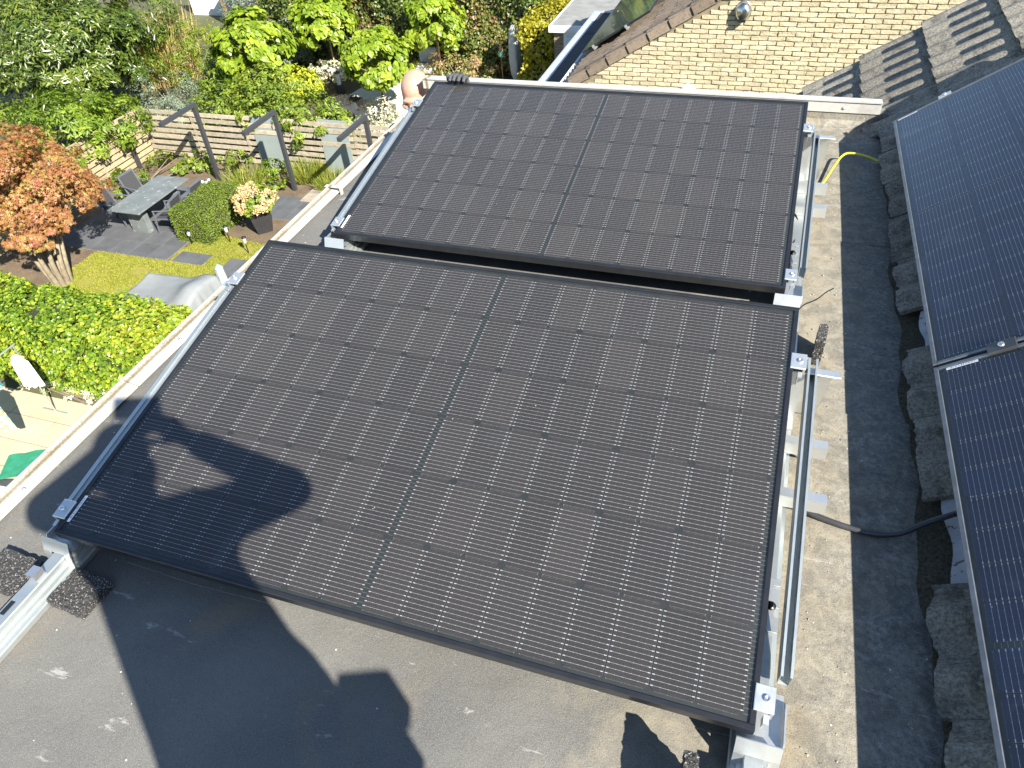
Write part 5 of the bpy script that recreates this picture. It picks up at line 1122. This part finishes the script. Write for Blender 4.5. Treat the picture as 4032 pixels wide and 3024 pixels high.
def shrub(name, label, cat, base, blobs, mat, n, L, W, clumps=60, clump=.28, shape='leaf', stems=7, inner=.25, droop=.3, group=None, spread=1.0):
    t = thing(name, label, cat, (base[0], base[1], ZG), 0, group); bl = [(b[0] - base[0], b[1] - base[1], b[2] - ZG, b[3], b[4], b[5]) for b in blobs]
    mb = MB()
    for q in range(stems):
        b = bl[q % len(bl)]; d = sph(1)[0]; mb.tube(curve_pts([(R_.uniform(-.2, .2), R_.uniform(-.2, .2), 0), ((b[0]) * .5, b[1] * .5, b[2] * .45), (b[0] + d[0] * b[3] * .6, b[1] + d[1] * b[4] * .6, b[2] + abs(d[2]) * b[5] * .6)], 4), [.035 - .0032 * k_ for k_ in range(9)], 6, False)
    mb.build('stems', M_BARK, t); P_, N_, Rn = crown_points(bl, n, clump, clumps, inner, -.6, spread)
    T_ = sph(len(P_)) + np.array([0, 0, -droop]); leaf_mesh('foliage', P_, N_, rng.uniform(L * .65, L * 1.25, len(P_)), W, mat, t, shape, T_, Rn); return t
shrub('laurel_bush', 'huge dark green laurel bush with long glossy leaves behind the tan fence', 'bush', (-20.6, 18.6), [(-21.4, 18.2, -5.5, 3.0, 2.3, 1.9), (-19.9, 19.2, -5.7, 1.6, 1.6, 1.5), (-22.5, 21.5, -4.9, 3.0, 2.4, 2.0), (-19.3, 17.0, -6.4, 1.7, 1.2, 1.0)], L_LAU, 42000, .20, .30, 260, .2, inner=.25, stems=12)
shrub('vine', 'bright green climbing vine heaped over the fence corner', 'vine', (-17.0, 15.2), [(-17.6, 14.7, -5.85, 1.3, 1.5, .62), (-16.7, 15.5, -6.2, .9, 1.1, .62), (-16.5, 14.5, -6.45, .5, .9, .55)], L_VINE, 5200, .14, .42, 90, .24)
shrub('side_bush', 'green bush in the shade left of the vine', 'bush', (-19.6, 14.0), [(-19.6, 14.0, -6.4, 1.3, 1.4, 1.1)], L_MIX, 1800, .14, .45)
shrub('fern_bush', 'feathery yellow-green bush below the straw grass plume', 'bush', (-18.4, 21.8), [(-18.6, 21.8, -6.4, 1.5, 1.2, 1.1), (-17.1, 21.2, -6.7, 1.0, 1.0, .9)], L_VINE, 4200, .16, .22, 90, .25, spread=1.4)
shrub('silver_bush', 'small-leaved silvery grey bush behind the slat fence', 'bush', (-17.3, 18.7), [(-17.4, 18.8, -6.75, 1.15, .9, .78), (-16.4, 18.3, -6.9, .8, .7, .6)], L_SIL, 3600, .07, .55, 80, .25)
shrub('fence_shrub', 'leafy shrub with small white flowers spilling over the slat fence by the first grey-green board', 'shrub', (-13.8, 18.0), [(-14.4, 17.7, -6.5, 1.1, 1.0, .62), (-12.9, 17.5, -6.3, 1.2, 1.0, .62), (-13.6, 18.9, -6.4, 1.3, .9, .8), (-12.4, 16.75, -6.25, .8, .5, .38)], L_MIX, 6000, .13, .45, 110, .24)
shrub('fence_shrub', 'leafy shrub spilling over the slat fence between the two grey-green boards', 'shrub', (-11.2, 17.6), [(-11.3, 17.4, -6.3, 1.1, .9, .5), (-10.2, 17.1, -6.5, .9, .7, .4), (-11.0, 16.6, -6.55, .6, .4, .5)], L_MIX, 3600, .13, .45, 80, .24)
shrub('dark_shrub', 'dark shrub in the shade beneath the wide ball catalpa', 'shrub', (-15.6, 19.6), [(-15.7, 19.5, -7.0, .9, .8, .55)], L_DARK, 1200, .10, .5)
shrub('golden_shrub', 'golden leaved hydrangea with pale round heads behind the fence shrub', 'shrub', (-13.9, 21.2), [(-14.0, 21.2, -6.95, .75, .6, .5)], L_GOLD, 900, .15, .6)
shrub('white_hydrangea', 'white flowering hydrangea beside the bollard light', 'shrub', (-13.6, 22.6), [(-13.6, 22.6, -7.1, .75, .6, .42)], L_WHITE, 1500, .075, .9, 40, .22)
shrub('variegated_shrub', 'cream variegated shrub beside the roof trim beyond the fence', 'shrub', (-9.6, 18.6), [(-9.6, 18.8, -6.95, .8, .7, .55), (-9.0, 18.0, -7.1, .6, .6, .4)], L_WHITE, 1500, .08, .6, 40, .24)
shrub('heather_shrub', 'pinkish flowering shrub in front of the ivy wall', 'shrub', (-8.9, 23.4), [(-9.2, 23.6, -7.0, 1.1, .6, .55), (-8.2, 23.5, -7.1, .7, .5, .5), (-10.9, 23.3, -7.2, .7, .5, .4)], leafmat('pinkish', [(.10, .15, .02), (.18, .22, .03), (.40, .22, .16), (.26, .26, .05)]), 2200, .09, .5, 60, .24)
shrub('buddleia', 'grey-green airy bush in front of the dark boarded shed', 'bush', (-18.9, 26.2), [(-19.0, 26.3, -6.2, 1.1, 1.0, 1.2)], L_SIL, 2000, .15, .25, 60, .25, spread=1.4)
shrub('ochre_shrub', 'ochre tinged low shrub at the foot of the grey-green bush', 'shrub', (-20.0, 25.2), [(-20.2, 25.0, -7.0, 1.0, .7, .6), (-17.4, 25.0, -7.1, 1.0, .6, .5)], L_YEL, 1500, .10, .5)
shrub('mid_shrub', 'green shrub between the two rear ball catalpas', 'shrub', (-15.9, 23.9), [(-16.1, 23.8, -6.5, 1.1, .9, .9), (-12.2, 24.0, -6.8, .9, .7, .8)], L_SIL, 2600, .12, .4)
shrub('low_plants', 'light green leafy plants in front of the tan fence', 'plant', (-15.4, 14.3), [(-15.6, 14.1, -7.3, .55, .6, .3), (-15.2, 15.5, -7.3, .7, .5, .3), (-14.4, 15.8, -7.35, .5, .4, .25)], L_VINE, 1500, .09, .6, 40)
shrub('low_plants', 'green plants at the foot of the first black frame', 'plant', (-12.7, 15.7), [(-12.8, 15.8, -7.2, .4, .35, .38), (-13.9, 15.9, -7.4, .4, .3, .2)], L_MIX, 900, .09, .5, 30)
shrub('low_plants', 'green perennial clump beneath the first grey-green board', 'plant', (-11.4, 15.6), [(-11.5, 15.6, -7.3, .5, .4, .3), (-11.2, 14.9, -7.4, .35, .3, .2)], L_VINE, 1000, .08, .6, 30)
# grass tufts, fountain and straw plume
def tuft(name, label, x, y, h, r, n, mat, lean=.5, wd=.05, blade_w=None):
    t = thing(name, label, 'grass'if 'tuft' in name else 'plume', (x, y, ZG)); a = rng.uniform(0, 2 * np.pi, n); rr = np.sqrt(rng.random(n)) * r * .45
    P_ = np.column_stack([rr * np.cos(a), rr * np.sin(a), np.zeros(n)]); T_ = unit(np.column_stack([np.cos(a) * lean * rng.random(n), np.sin(a) * lean * rng.random(n), np.ones(n)]) + rng.normal(size=(n, 3)) * .12)
    N_ = unit(np.cross(T_, sph(n))); leaf_mesh('blades', P_, N_, rng.uniform(h * .6, h, n), wd, mat, t, 'blade', T_); return t
tuft('grass_tuft', 'arching ornamental grass between the first black frame and the board', -12.2, 15.0, .75, 1.1, 420, L_TUFT, 1.1, .03); tuft('grass_tuft', 'round green grass clump between the two grey-green boards', -10.75, 15.95, .6, 1.0, 600, L_TUFT, 1.0, .03); tuft('grass_tuft', 'yellow-green grass clump by the roof trim', -9.75, 15.6, .55, .9, 500, L_TUFT, 1.0, .03)
tuft('straw_plume', 'tall straw-coloured grass plume beside the laurel', -20.9, 22.6, 2.7, 3.0, 900, L_STRAW, .22, .016)
# japanese maple
mp = thing('japanese_maple', 'orange-red leaved maple with several grey trunks by the patio', 'tree', (-13.9, 9.75, ZG)); mc = (-.35, .45, 2.15)
mb = MB()
for q in range(9):
    a = q * .7; tip = (mc[0] + .95 * math.cos(a), mc[1] + .9 * math.sin(a), 2.0 + .4 * math.sin(q * 2.3)); mb.tube(curve_pts([(.16 * math.cos(a), .16 * math.sin(a), -.03), (.3 * math.cos(a) + .05, .3 * math.sin(a), .75), (.5 * math.cos(a + .3) - .15, .5 * math.sin(a + .3) + .2, 1.5), tip], 5), [.075 - .0042 * k_ for k_ in range(16)], 7, False)
mb.build('trunk', pmat('maple_bark', (.30, .25, .17), (.17, .14, .09), scale=10, rough=.9, bump=.5, bscale=40), mp)
P_, N_, Rn = crown_points([(mc[0], mc[1], mc[2] + .1, 1.5, 1.4, 1.3), (mc[0] - .9, mc[1] + .2, mc[2] - .3, .9, 1.0, .85), (mc[0] + .55, mc[1] + .5, mc[2] - .4, 1.0, .9, .6), (mc[0] + .2, mc[1] - .7, mc[2] - .55, 1.2, .7, .6)], 20000, .17, 260, .25, -.45)
leaf_mesh('crown', P_, N_, rng.uniform(.06, .105, len(P_)), .95, L_MAP, mp, 'star', sph(len(P_)) + np.array([0, 0, -.6]), Rn)
# hedges
def hedge(name, label, x0, x1, y0, y1, h, mat, n, L, W, faces='xXyYZ', bulge=.12, freq=1.7, z0=ZG, shape='leaf', inset=.16, drift=True):
    t = thing(name, label, 'hedge', ((x0 + x1) / 2, (y0 + y1) / 2, ZG)); cx, cy = (x0 + x1) / 2, (y0 + y1) / 2
    MB().box(x0 + inset - cx, x1 - inset - cx, y0 + inset - cy, y1 - inset - cy, 0, h - inset).build('dark_core', M_CORE, t)  # plain dark box added as the shaded inside, blocks the view through
    P_, N_ = box_points(x0 - cx, x1 - cx, y0 - cy, y1 - cy, 0.02, h, n, faces, bulge, freq)
    rn = rng.random(len(P_)) * .7 + .3 * (.5 + .5 * np.sin(P_[:, 0] * 1.3 + P_[:, 2] * 1.9) * np.sin(P_[:, 1] * 1.1 + P_[:, 2])) if drift else None
    leaf_mesh('foliage', P_, N_, rng.uniform(L * .6, L * 1.25, len(P_)), W, mat, t, shape, sph(len(P_)) + np.array([0, 0, -.9]), rn); return t
hedge('ivy_hedge', 'broad bright ivy hedge between the courtyard and the lawn', -15.5, -7.9, 6.5, 7.65, 1.78, L_IVY, 42000, .085, .85, 'xXyYZ', .16, 1.9)
hedge('ivy_wall', 'tall dark ivy covered hedge with reddening leaves behind the catalpas', -17.2, -6.2, 24.5, 25.6, 3.0, leafmat('ivy_wall_leaves', [(.03, .05, .012), (.055, .09, .015), (.10, .15, .02), (.20, .16, .05), (.27, .15, .08)], .15, .4), 26000, .12, .8, 'xXyZ', .25, 1.2, inset=.25)
hedge('yellow_ivy', 'yellow-green ivy bank beside the shed', -6.25, -5.2, 22.2, 26.5, 2.5, L_YEL, 9000, .11, .8, 'xXyZ', .3, 1.4, inset=.3)
hedge('box_hedge', 'clipped box hedge block beside the garden chairs', -12.25, -11.25, 12.05, 13.75, .88, L_BOX, 16000, .035, .6, 'xXyYZ', .04, 3, inset=.05)
# trailing plant at the hedge foot
shrub('border_plants', 'pale variegated ground plants along the foot of the ivy hedge', 'plant', (-10.2, 6.45), [(-11.4 + q * .55, 6.42, -7.5, .35, .18, .16) for q in range(6)], L_WHITE, 1500, .05, .6, 50)
# peach hydrangea in its dark pot
hy = thing('potted_hydrangea', 'peach flowering hydrangea in a dark square pot', 'plant', (-10.35, 13.05, ZG)); MB().lathe([(.26, 0), (.36, .40), (.37, .46), (.33, .47)], n=4, smooth=False).build('pot', pmat('dark_pot', (.03, .03, .032), rough=.5), hy)
mb = MB(); [mb.tube(curve_pts([(0, 0, .4), (R_.uniform(-.2, .2), R_.uniform(-.2, .2), .65), (R_.uniform(-.4, .4), R_.uniform(-.4, .4), .85)], 3), .01, 6, False) for q in range(12)]; mb.build('stems', M_BARK, hy)
P_, N_, Rn = crown_points([(0, 0, .82, .46, .46, .32)], 700, .3, 24, .3); leaf_mesh('foliage', P_, N_, .13, .6, L_MIX, hy, 'leaf', None, Rn)
D = sph(150); D = D[D[:, 2] > -.25][:70]; Pf = np.concatenate([np.array([0, 0, .84]) + d * np.array([.50, .50, .36]) + sph(46) * .062 for d in D]); Nf = np.concatenate([unit(sph(46) + d * .3) for d in D])
leaf_mesh('flower_heads', Pf, Nf, .042, 1.0, L_PEACH, hy)
# boarded shed and white wall beyond the laurel
bs = thing('boarded_shed', 'dark horizontally boarded shed with wooden posts far behind the garden', 'shed', (-20.3, 29.2, ZG))
for q in range(9): MB().bbox(-2.2, 1.2, -.03, 0, .1 + q * .2, .1 + q * .2 + .19, .01).build('board', pmat('charcoal_board', (.05, .055, .065), (.035, .038, .045), scale=6, rough=.7) if q == 0 else bpy.data.materials['charcoal_board'], bs)
for x in (-2.25, 1.25): MB().bbox(x - .08, x + .08, -.10, .06, 0, 2.0, .01).build('post', pmat('brown_post', (.30, .18, .08), rough=.8), bs)
MB().box(-2.2, 1.2, .003, 2.5, 0, 1.95).build('shed_body', M_FR, bs)
ww = tag(MB().bbox(-25.6, -22.9, 30.6, 30.9, ZG, ZG + 1.6, .03).build('garden_wall', pmat('white_render', (.78, .77, .74), rough=.8)), 'low white rendered wall behind the straw grass plume', 'wall')
# trees out of view, added to be reflected in the brick house panels
def unseen_tree(x, y, h, r, label):
    t = thing('reflected_tree', label, 'tree', (x, y, ZG), 0, 'unseen trees added for the panel reflections'); MB().tube([(0, 0, 0), (.1, 0, h * .5), (0, .1, h * .8)], [.22, .16, .06], 8).build('trunk', M_BARK, t)
    P_, N_, Rn = crown_points([(0, 0, h * .62, r, r, h * .38), (r * .5, .3, h * .45, r * .7, r * .7, h * .25), (-r * .5, -.2, h * .5, r * .7, r * .7, h * .25)], 1800, .26, 60, .3); leaf_mesh('crown', P_, N_, rng.uniform(.35, .6, len(P_)), .7, L_TUFT if int(x) % 2 else L_VINE, t, 'leaf', None, Rn)
for q in range(9): unseen_tree(-34 + q * 5.3, 44 + 5 * math.sin(q * 2.1), 7.5 + 2.2 * math.sin(q * 1.7), 2.8 + .5 * math.sin(q), 'unseen tree beyond the hedges, added for the panel reflections')
